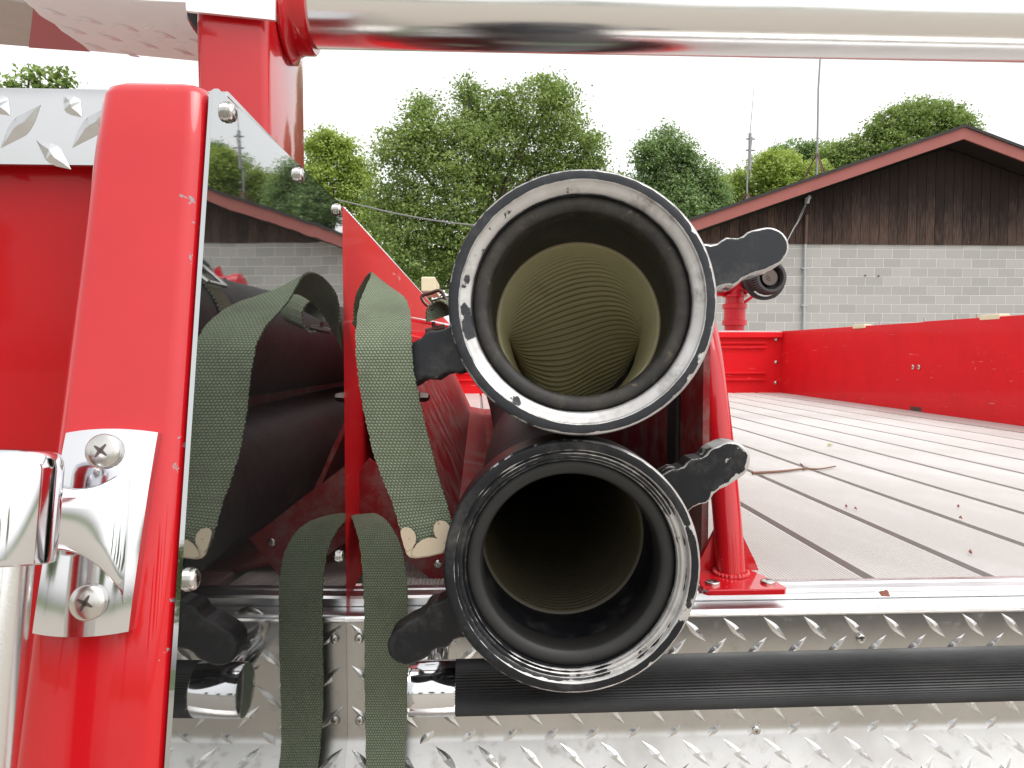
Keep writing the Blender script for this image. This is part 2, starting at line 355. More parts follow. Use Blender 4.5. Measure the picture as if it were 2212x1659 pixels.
# screws ------------------------------------------------------------
def screw_mesh(name, r, h, washer=True, cross=True):
    b = MB(); I = Matrix.Identity(4); pr = []
    if washer: pr += [(r * 1.12, 0), (r * 1.12, -h * .28), (r * .98, -h * .32)]
    else: pr += [(r, 0)]
    pr += [(r * .98, -h * .4), (r, -h * .55)]
    for k in range(1, 7): an = k / 6 * math.pi / 2; pr.append((max(r * math.cos(an), r * .02), -h * .55 - h * .45 * math.sin(an)))
    b.lathe(pr, I, 28)
    me = b.mesh(name, 'screw_steel', angle=50)
    if cross:
        me.materials.append(M_['dark_steel']); c = MB()
        for rot in (0, 90):
            Mx = Matrix.Rotation(R(rot + 20), 4, 'Y'); w_ = r * .11; l_ = r * .46
            p = [Mx @ Vector(q) for q in [(-l_, -h * .99, -w_ * .4), (-l_ * .3, -h * 1.012, -w_), (l_ * .3, -h * 1.012, -w_), (l_, -h * .99, -w_ * .4), (l_, -h * .99, w_ * .4), (l_ * .3, -h * 1.012, w_), (-l_ * .3, -h * 1.012, w_), (-l_, -h * .99, w_ * .4)]]
            c.add(p, [(0, 1, 6, 7), (1, 2, 5, 6), (2, 3, 4, 5)], smooth=False)
        bm = bmesh.new(); bm.from_mesh(me); nf = len(bm.faces)
        vv = [bm.verts.new(p) for p in c.v]
        for f in c.f: bm.faces.new([vv[i] for i in f]).material_index = 1
        bm.to_mesh(me); bm.free()
    return me
def place(name, me, parent, loc, nrm, spin=0):
    o = link(name, me, parent, loc)
    q = Vector(nrm).to_track_quat('-Y', 'Z'); o.rotation_euler = (q.to_matrix().to_4x4() @ Matrix.Rotation(spin, 4, 'Y')).to_euler(); return o
scr = screw_mesh('panel_screw', .0056, .0052)
nm = Vector((1, -.0349, 0)).normalized()
for (u, v) in ((492, 243), (644, 378), (727, 453), (409, 1251), (733, 1201)):
    place('screw', scr, panel, PN(u, v, (XM(0), 0, 0), nm), nm, random.random())

# handrail stanchion on the post ------------------------------------
pn = Vector((0, -1, .205)).normalized(); pe2 = Vector((0, .205, 1)).normalized(); pe1 = Vector((1, 0, 0))
p0 = Vector((0, YF(0), ZC))
def PF(u, v, off=0.0): return PN(u, v, p0 + pn * off, pn)
hr = MB()
axis0 = Vector((-.2135, YF(-.072) - .046, Z(-.072)))
ax = lambda s: axis0 + pe2 * s
hr.tube([ax(-.6), ax(-.3), ax(-.01)], .0130, 32)
rail = hr.obj('handrail', 'stainless_tube', T)
c = MB(); Mc = Matrix.Translation(axis0) @ Matrix((pe1, pe2, -pn)).transposed().to_4x4()
c.lathe([(.0001, .027), (.016, .0267), (.0195, .0252), (.0212, .022), (.0215, .018), (.0215, -.021), (.0212, -.0235), (.0200, -.0242), (.0132, -.0242)], Mc, 48)
c.obj('collar', 'chrome', rail, angle=50)
# cast bracket: curved foot plate, necked arm to the collar
c = MB(); rows = []
ctr = PF(220, 1145); W_, H_ = .0232, .0495
NX, NZ = 20, 32
def foot(a_, t_): return .0065 + .0028 * (1 - (abs(a_)) ** 2.2) - .0012 * abs(t_) ** 3
grid = []
for j in range(NZ + 1):
    t_ = -1 + 2 * j / NZ
    for i in range(NX + 1):
        a_ = -1 + 2 * i / NX
        xx = a_ * W_; zz = t_ * (H_ + .0018 * (1 - a_ * a_)) - a_ * t_ * .000
        # arm root rises out of the plate on its left half
        neck = math.exp(-((t_ + .02) / .40) ** 4) * max(0, min(1, (.55 - a_) / 1.3)) ** 1.6
        grid.append(ctr + pe1 * (xx - t_ * -.004) + pe2 * zz + pn * foot(a_, t_))
k_ = NX + 1
base = [p - pn * ((p - p0).dot(pn)) for p in grid]
allv = grid + base; nb = len(grid); fs = []
for j in range(NZ):
    for i in range(NX):
        fs.append((j * k_ + i, j * k_ + i + 1, (j + 1) * k_ + i + 1, (j + 1) * k_ + i))
per = [i for i in range(k_)] + [j * k_ + NX for j in range(1, NZ + 1)] + [NZ * k_ + i for i in range(NX - 1, -1, -1)] + [j * k_ for j in range(NZ - 1, 0, -1)]
for q in range(len(per)): a_, b_ = per[q], per[(q + 1) % len(per)]; fs.append((a_, nb + a_, nb + b_, b_))
c.add(allv, fs)
br = c.obj('bracket', 'chrome', rail, angle=50)
arm = MB(); xa, xb = ctr.x + .0165, axis0.x; NA = 24; ringsA = []
cz = (axis0 - ctr).dot(pe2)
for i in range(NA + 1):
    s_ = i / NA; x = xa + (xb - xa) * s_; sm = s_ * s_ * (3 - 2 * s_)
    fr = .0088 + .045 * sm ** 1.2; hh = .0150 + .024 * max(0, 1 - s_ / .55) ** 1.8 + .006 * max(0, (s_ - .6) / .4); th = .004 + .009 * sm
    mid = ctr + pe1 * (x - ctr.x) + pe2 * (cz * s_)
    mid = mid - pn * ((mid - p0).dot(pn)) + pn * (fr - th)
    ringsA.append([mid + pe2 * (hh * math.copysign(abs(math.sin(an)) ** .55, math.sin(an))) + pn * (th * math.copysign(abs(math.cos(an)) ** .8, math.cos(an))) for an in [2 * math.pi * q / 40 for q in range(40)]])
vs = [q for r_ in ringsA for q in r_]; arm.add(vs, [(i * 40 + q, i * 40 + (q + 1) % 40, (i + 1) * 40 + (q + 1) % 40, (i + 1) * 40 + q) for i in range(NA) for q in range(40)] + [tuple(range(40)), tuple(range(NA * 40, NA * 40 + 40))])
arm.obj('arm', 'chrome', rail)
big = screw_mesh('bracket_screw', .0088, .0055, washer=False)
for (u, v), s_ in (((228, 975), .3), ((195, 1300), .1)): place('screw', big, rail, PF(u, v, .0085), pn, s_)

# tread plate lugs ---------------------------------------------------
def lug(b, o, e1, e2, n, L=.0335, W=.0058, h=.0017, ang=45):
    d = e1 * math.cos(R(ang)) + e2 * math.sin(R(ang)); s = d.cross(n)
    P = lambda a_, c_, z_: o + d * (a_ * L) + s * (c_ * W) + n * (z_ * h)
    vs = [P(-.5, 0, 0), P(-.22, -.5, 0), P(-.06, -.66, 0), P(.06, -.66, 0), P(.22, -.42, 0), P(.5, 0, 0), P(.22, .5, 0), P(.06, .66, 0), P(-.06, .66, 0), P(-.22, .42, 0),
          P(-.33, 0, .55), P(-.1, -.1, 1), P(0, 0, 1.25), P(.1, .1, 1), P(.33, 0, .55)]
    fs = [(0, 1, 10), (1, 2, 11, 10), (2, 3, 12, 11), (3, 4, 13, 12), (4, 14, 13), (4, 5, 14), (5, 6, 14), (6, 7, 13, 14), (7, 8, 12, 13), (8, 9, 11, 12), (9, 10, 11), (9, 0, 10)]
    b.add(vs, fs, smooth=False)
# left cap of tread plate over the body panel
YC = .47
b = MB(); prof = [(.475, .1135), (YC, .1135), (YC, .152)] + [(YC + .010 - .010 * math.cos(R(a_)), .152 + .010 * math.sin(R(a_))) for a_ in range(15, 91, 15)] + [(.62, .162), (.62, .159), (.478, .159), (.475, .156)]
n = len(prof); vs = [(x, y, Z(z)) for x in (-.62, -.155) for y, z in prof]
b.add(vs, [(k, (k + 1) % n, n + (k + 1) % n, n + k) for k in range(n)] + [tuple(range(n)), tuple(range(n, 2 * n))[::-1]], smooth=True)
cap = b.obj('tread_cap', 'cap_alu', T)
b = MB(); e1, e2, nn = Vector((1, 0, 0)), Vector((0, 0, 1)), Vector((0, -1, 0))
for (u, v, an, L_) in ((45, 273, 47, .036), (199, 273, 47, .036), (2, 226, -50, .017), (116, 334, -41, .027), (-110, 273, 47, .036), (-40, 334, -41, .027), (157, 228, -52, .018)):
    lug(b, PY(u, v, YC) + nn * .0001, e1, e2, nn, L_, .0085, .0022, an)
tag(b.obj('raised_lugs', 'cap_alu', cap), kind='stuff')
boxo('body_panel', (-.6, .486, Z(-1.0)), (-.165, .50, Z(.1585)), 'red_panel', T)

# tall post with the cross tube -------------------------------------
b = MB(); xs = (-.2555, -.190)
vs = []; o_ = rrect(xs[0], xs[1], .700, .845, .008)
b.add([(x, y, Z(z)) for z in (-.75, .62) for x, y in o_], [(k, (k + 1) % len(o_), len(o_) + (k + 1) % len(o_), len(o_) + k) for k in range(len(o_))] + [tuple(range(len(o_), 2 * len(o_)))])
tall = b.obj('tall_post', 'red_gloss', T)
TY, TZ, TR = .772, .346, .0385
Mt = Matrix.Translation((-.190, TY, Z(TZ))) @ Matrix.Rotation(R(-90), 4, 'Z')
b = MB(); b.lathe([(.055, .001), (.055, .004), (.048, .008), (.0455, .014), (.0455, .024), (.0440, .0262), (.0388, .0265)], Mt, 64); b.obj('tube_collar', 'red_gloss', tall, angle=50)
b = MB(); b.tube([(-.188 + i * .2, TY, Z(TZ)) for i in range(13)], TR, 64); b.obj('cross_tube', 'stainless_tube', T)
b = MB(); o_ = rrect(2.02, 2.085, .700, .845, .008)
b.add([(x, y, Z(z)) for z in (-.75, .62) for x, y in o_], [(k, (k + 1) % len(o_), len(o_) + (k + 1) % len(o_), len(o_) + k) for k in range(len(o_))] + [tuple(range(len(o_), 2 * len(o_)))]); b.obj('tall_post', 'red_gloss', T)

# overhead platform, upper left --------------------------------------
pl = MB(); q = [PY(-60, -25, .69), PY(594, 43, .69), PY(594, -60, .69), PY(-60, -130, .69)]
q2 = [p + Vector((0, .004, 0)) for p in q]
pl.add(q + q2, [(0, 1, 2, 3), (7, 6, 5, 4), (0, 4, 5, 1), (1, 5, 6, 2), (2, 6, 7, 3), (3, 7, 4, 0)], smooth=False)
plat = pl.obj('overhead_plate', 'alu_plate', T)
place('screw', screw_mesh('plate_screw', .0072, .004, False), plat, PY(340, -4, .6895), (0, -1, 0))
un = Vector((.083, 0, 1)).normalized(); up0 = PY(410, 48, .715); dn = -un
def PU(u, v, off=0.0): return PN(u, v, up0 + dn * off, un)
def sheet(name, pts, m, off, th=.003):
    b = MB(); lo = [PU(u, v, off) for u, v in pts]; hi = [p + un * th for p in lo]; n = len(lo)
    b.add(lo + hi, [tuple(range(n)), tuple(range(n, 2 * n))[::-1]] + [(k, n + k, n + (k + 1) % n, (k + 1) % n) for k in range(n)], smooth=False); return b.obj(name, m, plat, flat=True)
S = [(62, 11), (72, 18), (86, 33), (100, 42), (118, 52), (132, 66), (150, 78), (165, 88), (180, 98), (193, 110)]
tu = sheet('tread_underside', [(40, -12), (62, 11)] + S[1:] + [(470, 136), (455, 112), (435, 86), (416, 62), (405, 42), (400, 5)], 'alu_underside', .003)
sheet('red_backing', [(72, 10), (86, 12), (200, 108), (193, 112), (62, 103), (70, 36)], 'red_sheet', 0.0)
sheet('grey_backing', [(-60, -10), (74, 8), (78, 32), (64, 101), (-60, 91)], 'grey_sheet', -.001)
sheet('hole_backing', [(395, 0), (460, 0), (470, 90), (400, 80)], 'rubber_black', -.012)  # black sheet painting the dark inside of the hole
b = MB(); ue1 = Vector((1, 0, -.083)).normalized(); ue2 = Vector((0, 1, 0))
for (u, v) in ((115, 26), (195, 44), (276, 60), (356, 76), (162, 66), (240, 82), (318, 97), (396, 112), (205, 101), (282, 117), (430, 92)):
    lug(b, PU(u, v, .0032), ue1, ue2, dn, .022, .0062, .0016, 40)
for (u, v) in ((165, 47), (240, 55), (210, 74), (290, 80), (265, 100), (340, 88), (370, 60), (320, 60), (345, 115), (390, 95)):
    lug(b, PU(u, v, .0032), ue1, ue2, dn, .026, .0028, .0005, -40)
tag(b.obj('raised_lugs', 'alu_underside', plat), kind='stuff')

# sill, rear tread plate ---------------------------------------------
def extr(name, prof, x0, x1, m, parent, **k):
    b = MB(); n = len(prof)
    b.add([(x, y, Z(z)) for x in (x0, x1) for y, z in prof], [(q, (q + 1) % n, n + (q + 1) % n, n + q) for q in range(n)] + [tuple(range(n)), tuple(range(n, 2 * n))[::-1]]); return b.obj(name, m, parent, **k)
XL = XM(YP) - .001; XR = 2.1
extr('upper_sill_rail', [(.842, -.268), (.836, -.2665), (.826, -.2665), (.8245, -.2685), (.822, -.2685), (.8205, -.2668), (.803, -.2668), (.8, -.269), (.8, -.30), (.842, -.30)], XL, XR, 'sill_alu', T, angle=25)
extr('lower_sill_rail', [(.798, -.2775), (.776, -.2775), (.7725, -.2785), (.771, -.2808), (.7718, -.284), (.7745, -.2862), (.790, -.2862), (.798, -.2862)], XL, XR, 'sill_alu', T, angle=45)
bendz = -.420
pr = [(YP, -.2868), (YP, bendz + .012)]
sl = R(33)
for k in range(1, 6): an = sl * k / 5; pr.append((YP - .02 * (1 - math.cos(an)), bendz + .012 - .02 * math.sin(an)))
yb_, zb_ = pr[-1]; Lb = .15; pr.append((yb_ - math.sin(sl) * Lb, zb_ - math.cos(sl) * Lb))
back = [(y + .003, z - .0005) for y, z in pr[::-1]]
tp = extr('rear_tread_plate', pr + back, XL, XR, 'tread_alu', T, angle=30)
b = MB(); PIT = .0445
tt = .0; 
def onplate(x, t):   # t = distance down the sheet
    top = pr[0][1]; l1 = pr[0][1] - pr[1][1]; arc = .02 * sl
    if t < l1: return Vector((x, YP, Z(top - t))), Vector((0, 0, 1)), Vector((0, -1, 0))
    if t < l1 + arc:
        an = (t - l1) / .02; return Vector((x, YP - .02 * (1 - math.cos(an)), Z(bendz + .012 - .02 * math.sin(an)))), Vector((0, math.sin(an), math.cos(an))), Vector((0, -math.cos(an), math.sin(an)))
    q = t - l1 - arc; return Vector((x, yb_ - math.sin(sl) * q, Z(zb_ - math.cos(sl) * q))), Vector((0, math.sin(sl), math.cos(sl))), Vector((0, -math.cos(sl), math.sin(sl)))
for r_ in range(10):
    t = .0155 + r_ * .0222
    k = 0; x = XL + .0185 + (PIT / 2 if r_ % 2 else 0) - PIT
    while x < XR - .02:
        if x > XL + .0125 and not (r_ == 9):
            o, e2, nn = onplate(x, t); lug(b, o + nn * .0001, Vector((1, 0, 0)), e2, nn, L=.0375, W=.0062, h=.0015, ang=-45 if r_ % 2 == 0 else 45)
        x += PIT
tag(b.obj('raised_lugs', 'tread_lug', tp), kind='stuff')
sm_ = screw_mesh('tread_screw', .0050, .0035, False)
for (u, v) in ((1859, 1379), (1632, 1577), (776, 1379), (778, 1555)): place('screw', sm_, tp, PY(u, v, YP), (0, -1, 0), random.random())
# tailboard and the shell below
boxo('tailboard', (-.45, .15, .48), (2.1, .86, .52), 'tread_alu', T)
boxo('rear_body', (-.45, .86, .52), (2.1, 5.5, Z(-.31)), 'red_gloss', T)
boxo('cab', (-.35, 5.7, .6), (2.0, 8.3, Z(-.12)), 'red_gloss', T, .05)
def wheel(x, y):
    Mw = Matrix.Translation((x, y, .5)) @ Matrix.Rotation(R(90), 4, 'Z')
    b = MB(); b.lathe([(.28, -.13), (.46, -.13), (.5, -.1), (.5, .1), (.46, .13), (.28, .13)], Mw, 40, True); o = b.obj('wheel', 'rubber_black', T)
    b = MB(); b.lathe([(.285, -.12), (.26, -.05), (.06, -.03), (.06, .03), (.26, .05), (.285, .12)], Mw, 40, True); b.obj('rim', 'sill_alu', o)
for x in (-.33, 1.98):
    for y in (2.2, 6.8): wheel(x, y)

# rubber covered grab bar --------------------------------------------
BY, BZ = .69, -.3185
b = MB(); x0 = PY(985, 1496, BY).x; x1 = 2.0; seg = 248; vs = []
for i in range(41):
    x = x0 + (x1 - x0) * i / 40
    for k in range(seg):
        an = 2 * math.pi * k / seg; rr = .0247 + .0007 * math.cos(k * math.pi / 2); vs.append((x, BY + rr * math.cos(an), Z(BZ) + rr * math.sin(an) + .0048 * i / 40 * 1.9))
b.add(vs, [(i * seg + k, i * seg + (k + 1) % seg, (i + 1) * seg + (k + 1) % seg, (i + 1) * seg + k) for i in range(40) for k in range(seg)] + [tuple(range(seg))])
gb = b.obj('grab_bar', 'grip_rubber', T, angle=80)
xc = PY(882, 1496, BY).x; Mb = Matrix.Translation((xc, BY, Z(BZ))) @ Matrix.Rotation(R(-90), 4, 'Z'); Lc = x0 - xc
b = MB(); b.lathe([(.0001, 0), (.021, 0), (.0245, .0012), (.0252, .004), (.0252, Lc - .001), (.0244, Lc)], Mb, 64); b.obj('end_cap', 'chrome', gb, angle=40)
b = MB(); b.tube([(xc + .025, BY + .015, Z(BZ)), (xc + .025, YP + .002, Z(BZ + .005))], .011, 20); b.obj('standoff', 'chrome', gb)
b = MB(); Mf = Matrix.Translation((xc + .03, YP, Z(BZ + .028))); b.lathe([(.02, -.001), (.02, -.004), (.0185, -.005), (.011, -.006)], Mf, 40); b.obj('foot_flange', 'screw_steel', gb)

# hose bed -----------------------------------------------------------
XW = 1.965; YE = 4.70; YS = .8425
fl = boxo('hose_bed_floor', (-.14, YS, Z(DK - .05)), (XW, YE, Z(DK - .0122)), 'under_deck', T)
NG = 30; wS = .1335; pitch = .148
prof = [(-wS / 2, -.012), (-wS / 2, -.001)]
for k in range(NG):
    x = -wS / 2 + .0015 + (wS - .003) * k / NG; q = (wS - .003) / NG
    prof += [(x, -.0003), (x + q * .30, 0), (x + q * .62, 0), (x + q * .80, -.0015)]
prof += [(wS / 2, -.001), (wS / 2, -.012)]
b = MB(); n = len(prof); b.add([(x, y, z) for y in (0, YE - YS - .002) for x, z in prof], [(k, (k + 1) % n, n + (k + 1) % n, n + k) for k in range(n)] + [tuple(range(n)), tuple(range(n, 2 * n))[::-1]], smooth=False)
slat = b.mesh('slat', 'slat_alu', flat=True)
xs0 = .467 - pitch / 2 
for k in range(-4, 10):
    x = xs0 + k * pitch
    if x - wS / 2 < -.138 or x + wS / 2 > XW: continue
    link('slat', slat, fl, (x, YS + .0005, Z(DK)))
last = xs0 + 9 * pitch + wS / 2 + .018
boxo('edge_strip', (last, YS, Z(DK - .012)), (XW, YE, Z(DK)), 'slat_alu', fl)
# right side wall: two panels with a seam, clips, rivets
ZT = .127
sw = boxo('side_wall', (XW + .012, .9, Z(-.9)), (XW + .10, YE + .1, Z(ZT - .004)), 'red_dull', T)
ysm = PX(1997, 780, XW).y
boxo('wall_panel', (XW, ysm + .004, Z(DK)), (XW + .012, YE, Z(ZT)), 'red_dull', sw, .0015)
boxo('wall_panel', (XW - .010, .9, Z(DK)), (XW + .012, ysm - .002, Z(ZT + .002)), 'red_dull', sw, .0015)
riv = screw_mesh('rivet', .011, .006, False, True)
for (u, v) in ((1973, 793), (1986, 793)): place('rivet', riv, sw, PX(u, v, XW), (-1, 0, 0))
for (u, v) in ((1858, 706), (2143, 686)):
    p = PX(u, v, XW); boxo('latch_clip', (XW - .012, p.y - .055, p.z - .008), (XW + .03, p.y + .055, p.z + .012), 'cream_plastic', sw, .003)
bolt = MB(); bolt.tube([(0, 0, 0), (0, 0, .018)], .004, 8); bolt = bolt.mesh('stud', 'screw_steel')
for u in (1720, 1770, 1826, 1900, 1997, 2065, 2110): p = PX(u, 700, XW + .006); link('stud', bolt, sw, (XW + .006, p.y, Z(ZT)))
p = PX(1972, 889, XW - .001); boxo('gap_plate', (XW - .0015, p.y - .09, Z(DK)), (XW - .0002, p.y + .02, Z(DK + .02)), 'dark_steel', sw)  # dark plate drawn in place of the shaded gap at the wall foot
# front wall with ribs
fw = boxo('front_wall', (-.14, YE, Z(-.6)), (XW, YE + .06, Z(.118)), 'red_dull', T)
boxo('top_rail', (-.14, YE - .03, Z(.085)), (XW - .002, YE - .0005, Z(.120)), 'red_dull', fw, .003)
boxo('trim_strip', (-.14, YE - .01, Z(.1215)), (XW - .02, YE + .05, Z(.130)), 'sill_alu', fw)
for zz in (.052, .022, -.142, -.185): boxo('rib', (-.14, YE - .014, Z(zz - .007)), (XW - .10, YE - .0006, Z(zz + .007)), 'red_dull', fw, .003)
for zz in (.074, -.073, -.205):
    place('bolt', screw_mesh('wall_bolt', .011, .012, True, False), fw, (XW - .035, YE - .001, Z(zz)), (0, -1, 0))
# left wall behind the polished panel with a beaded top edge
b = MB(); wl = [(.7795, .1495), (YE, .135), (YE, -.262), (.801, -.2662), (.801, -.2772), (.7795, -.2772)]
b.add([(XM(YP) - s_, y, Z(z)) for s_ in (0, .004) for y, z in wl], [tuple(range(6)), tuple(range(6, 12))[::-1]] + [(k, (k + 1) % 6, 6 + (k + 1) % 6, 6 + k) for k in range(6)], smooth=False)
lw = b.obj('left_wall', 'red_dull', T, flat=True)
b = MB(); XWl = XM(YP)
y = .80
while y < 3.2:
    z = .1495 - (y - .78) * .0037
    b.lathe([(.0001, -.0026), (.0018, -.0018), (.0026, 0), (.0018, .0018), (.0001, .0026)], Matrix.Translation((XWl - .002, y, Z(z + .0006))), 8); y += .013
tag(b.obj('edge_beading', 'sill_alu', lw), kind='stuff')
boxo('ledge', (XWl + .0005, .95, Z(.005)), (XWl + .022, 4.6, Z(.03)), 'red_dull', lw, .004)
p = PX(935, 628, XWl + .006); boxo('latch_clip', (XWl - .02, p.y - .12, p.z - .012), (XWl + .02, p.y + .12, p.z + .03), 'cream_plastic', lw, .003)
# acorn nut and lower gusset of the tray
b = MB(); Mn = Matrix.Translation(PY(905, 858, 1.02)) @ Matrix.Rotation(R(90), 4, 'Z')
b.lathe([(.0095, .07), (.0095, -.001), (.0075, -.002), (.0072, -.008), (.0055, -.013), (.0001, -.0155)], Mn, 6); b.obj('acorn_nut', 'dark_steel', lw, angle=30)
b = MB(); tr = [(-.128, -.04), (-.03, -.255), (.03, -.267), (.20, -.267), (.235, -.20), (.241, -.20), (.206, -.271), (.03, -.271), (-.034, -.259), (-.134, -.042)]
n = len(tr); b.add([(x, y, Z(z)) for y in (.90, 3.4) for x, z in tr], [(k, (k + 1) % n, n + (k + 1) % n, n + k) for k in range(n)] + [tuple(range(n)), tuple(range(n, 2 * n))[::-1]], smooth=False)
ty = b.obj('hose_tray', 'red_dusty_shaded', T, flat=True)
b = MB(); d0 = PY(990, 1213, .872); d1 = PY(757, 1043, .872); dv = (d1 - d0).normalized(); dw = Vector((dv.z, 0, -dv.x)) * .036
q = [d0 - dw, d0 + dw, d1 + dw * 1.0, d1 - dw]; b.add(q + [p + Vector((0, .006, 0)) for p in q], [(0, 1, 2, 3), (7, 6, 5, 4)] + [(k, (k + 1) % 4, 4 + (k + 1) % 4, 4 + k) for k in range(4)], smooth=False)
b.obj('diagonal_bracket', 'red_dusty_shaded', ty, flat=True)
for f_ in (.35, -.35): place('screw', sm_, ty, d0 + dv * .018 + dw * (f_ * 1.3), (0, -1, 0))
# ribs on the tray and the partition towards the hose bed
pt = boxo('partition', (.268, .865, Z(DK)), (.276, 3.2, Z(.04)), 'red_dusty_shaded', T)
p = PX(1458, 930, .267); boxo('slot_strip', (.262, p.y - .022, Z(DK)), (.2675, p.y + .022, Z(-.05)), 'rubber_black', pt, .001)  # black strip put in place of the dark slot in the partition
boxo('brace', (.255, .93, Z(-.255)), (.2675, 1.4, Z(-.225)), 'red_dusty_shaded', pt)
# hoop rail and its welded foot
hp = catmull([(.2955, .838, Z(DK + .002)), (.2945, .852, Z(-.20)), (.292, .872, Z(-.12)), (.2895, .893, Z(-.05)), (.288, .912, Z(.0)), (.286, .94, Z(.045)), (.284, .99, Z(.075)), (.282, 1.08, Z(.085)), (.28, 1.4, Z(.085)), (.28, 2.4, Z(.085)), (.28, 2.6, Z(.06)), (.28, 2.65, Z(-.05)), (.28, 2.66, Z(DK))], 10)
b = MB(); b.tube(hp, .0165, 32, wear=[.25 if i < 60 else .05 for i in range(len(hp))]); hoop = b.obj('hoop_rail', 'red_rail', T, wear=True)
b = MB(); o_ = [(.251, .782), (.335, .782), (.3385, .786), (.3385, .80), (.318, .872), (.262, .872), (.2465, .80), (.2465, .787)]
n = len(o_); lay = [(DK + .0046, 1.0, .5), (DK + .0096, 1.0, .9), (DK + .0108, .985, .6)]
cx, cy = .2925, .83
b.add([(cx + (x - cx) * s_, cy + (y - cy) * s_, Z(z)) for z, s_, w_ in lay for x, y in o_], [(i * n + k, i * n + (k + 1) % n, (i + 1) * n + (k + 1) % n, (i + 1) * n + k) for i in range(2) for k in range(n)] + [tuple(range(2 * n, 3 * n)), tuple(range(n))[::-1]], [w_ for _, _, w_ in lay for _ in range(n)], smooth=False)
b.obj('foot_plate', 'red_rail', hoop, wear=True, flat=True)
b = MB()
for s_ in (-1, 1):
    xx = .2955 + s_ * .012; q = [(xx, DK + .010), (xx + s_ * .026, DK + .010), (xx + s_ * .022, DK + .02), (xx, DK + .064)]
    b.add([(x, y, Z(z)) for y in (.853, .860) for x, z in q], [(0, 1, 2, 3), (7, 6, 5, 4)] + [(k, (k + 1) % 4, 4 + (k + 1) % 4, 4 + k) for k in range(4)], smooth=False)
b.obj('gusset', 'red_rail', hoop, wear=True, flat=True)
b = MB(); 
for i in range(26):
    an = 2 * math.pi * i / 26; c0 = Vector((.2955 + .0185 * math.cos(an), .839 + .0185 * math.sin(an), Z(DK + .0115))); rr = .0034 + .0012 * random.random()
    b.lathe([(.0001, -rr), (rr * .7, -rr * .7), (rr, 0), (rr * .7, rr * .7), (.0001, rr)], Matrix.Translation(c0), 8)
b.obj('weld_bead', 'red_rail', hoop, wear=True)
fb = screw_mesh('foot_bolt', .0082, .0042, False)
for x in (.262, .3245): place('bolt', fb, hoop, (x, .803, Z(DK + .0106)), (0, 0, 1), .4)
# silver rod across the tray
b = MB(); b.tube([PY(880, 688, 1.25), PY(925, 696, 1.22), PY(975, 706, 1.2)], .004, 12); b.obj('tie_rod', 'sill_alu', lw)

# deck gun -----------------------------------------------------------
GY = 5.35
def G(u, v, Y=GY): return PY(u, v, Y)
gun = MB(); pb = G(1586, 720); px, pz = pb.x, pb.z
MZ = Matrix.Translation((px, GY, 0)) @ Matrix.Rotation(R(90), 4, 'X')
sc = GY / F
def zz(v): return G(1586, v).z
def vl(b, pr_, seg=32): b.lathe([(r_ * sc, zz(v)) for r_, v in pr_], Matrix.Translation((px, GY, 0)) @ Matrix(((1, 0, 0, 0), (0, 0, 1, 0), (0, 1, 0, 0), (0, 0, 0, 1))), seg)
b = MB(); vl(b, [(21, 745), (21, 704), (26, 703), (26, 692), (23, 691), (23, 668), (26, 667), (26, 657), (20, 655), (20, 643), (26, 642), (26, 637), (21, 636)])
dg = b.obj('deck_gun', 'red_gun', T, angle=30)
b = MB(); gy = lambda u, v: G(u, v, GY)
b.tube([gy(1538, 616), gy(1545, 616), gy(1546, 616), gy(1562, 616), gy(1563, 616), gy(1612, 616), gy(1614, 616)], [.05, .075, .083, .083, .068, .068, .05], 28); b.obj('elbow_body', 'red_gun', dg, angle=30)
b = MB(); b.tube([gy(1588, 640), gy(1588, 612)], .062, 28); b.obj('swivel', 'red_gun', dg)
b = MB(); b.tube([gy(1606, 655), gy(1632, 636)], .011, 12); b.obj('lock_lever', 'red_gun', dg)
for (u, v, Y) in ((1582, 605, GY - .075), (1556, 628, GY - .08)):
    b = MB(); b.tube([G(u, v, Y + .03), G(u, v, Y)], .017, 6); b.obj('bolt', 'dark_steel', dg)
b = MB(); b.add([gy(1585, 606), gy(1603, 606), gy(1612, 585), gy(1598, 575)] + [gy(1585, 606) + Vector((0, .04, 0)), gy(1603, 606) + Vector((0, .04, 0)), gy(1612, 585) + Vector((0, .04, 0)), gy(1598, 575) + Vector((0, .04, 0))], [(0, 1, 2, 3), (7, 6, 5, 4)] + [(k, (k + 1) % 4, 4 + (k + 1) % 4, 4 + k) for k in range(4)], smooth=False); b.obj('stay', 'red_gun', dg)
tip = G(1667, 598, GY - .42); rootp = G(1612, 612, GY - .02); nd = (tip - rootp).normalized()
Mn = Matrix.Translation(tip) @ Vector(nd).to_track_quat('-Y', 'Z').to_matrix().to_4x4()
Ln = (tip - rootp).length
b = MB(); b.lathe([(.050, Ln), (.07, Ln * .78), (.07, Ln * .45), (.065, Ln * .44)], Mn, 36); b.obj('nozzle_sleeve', 'rubber_black', dg, angle=30)
b = MB(); b.lathe([(.065, .24), (.065, .09), (.08, .07)], Mn, 36); b.obj('nozzle_barrel', 'stainless_tube', dg, angle=30)
b = MB(); seg = 44; vs = []
rg = [(.117, .09), (.117, .015), (.105, 0), (.085, 0), (.08, .03), (.08, .09)]
for i, (r_, t_) in enumerate(rg):
    for k in range(seg * 2):
        an = math.pi * k / seg; rr = r_ - (.007 if (k % 2 and i in (0, 1, 2)) else 0); vs.append(Mn @ Vector((rr * math.cos(an), t_, rr * math.sin(an))))
m2 = seg * 2; b.add(vs, [(i * m2 + k, (i + 1) * m2 + k, (i + 1) * m2 + (k + 1) % m2, i * m2 + (k + 1) % m2) for i in range(5) for k in range(m2)], smooth=False); b.obj('bumper_ring', 'nozzle_rubber', dg, flat=True)
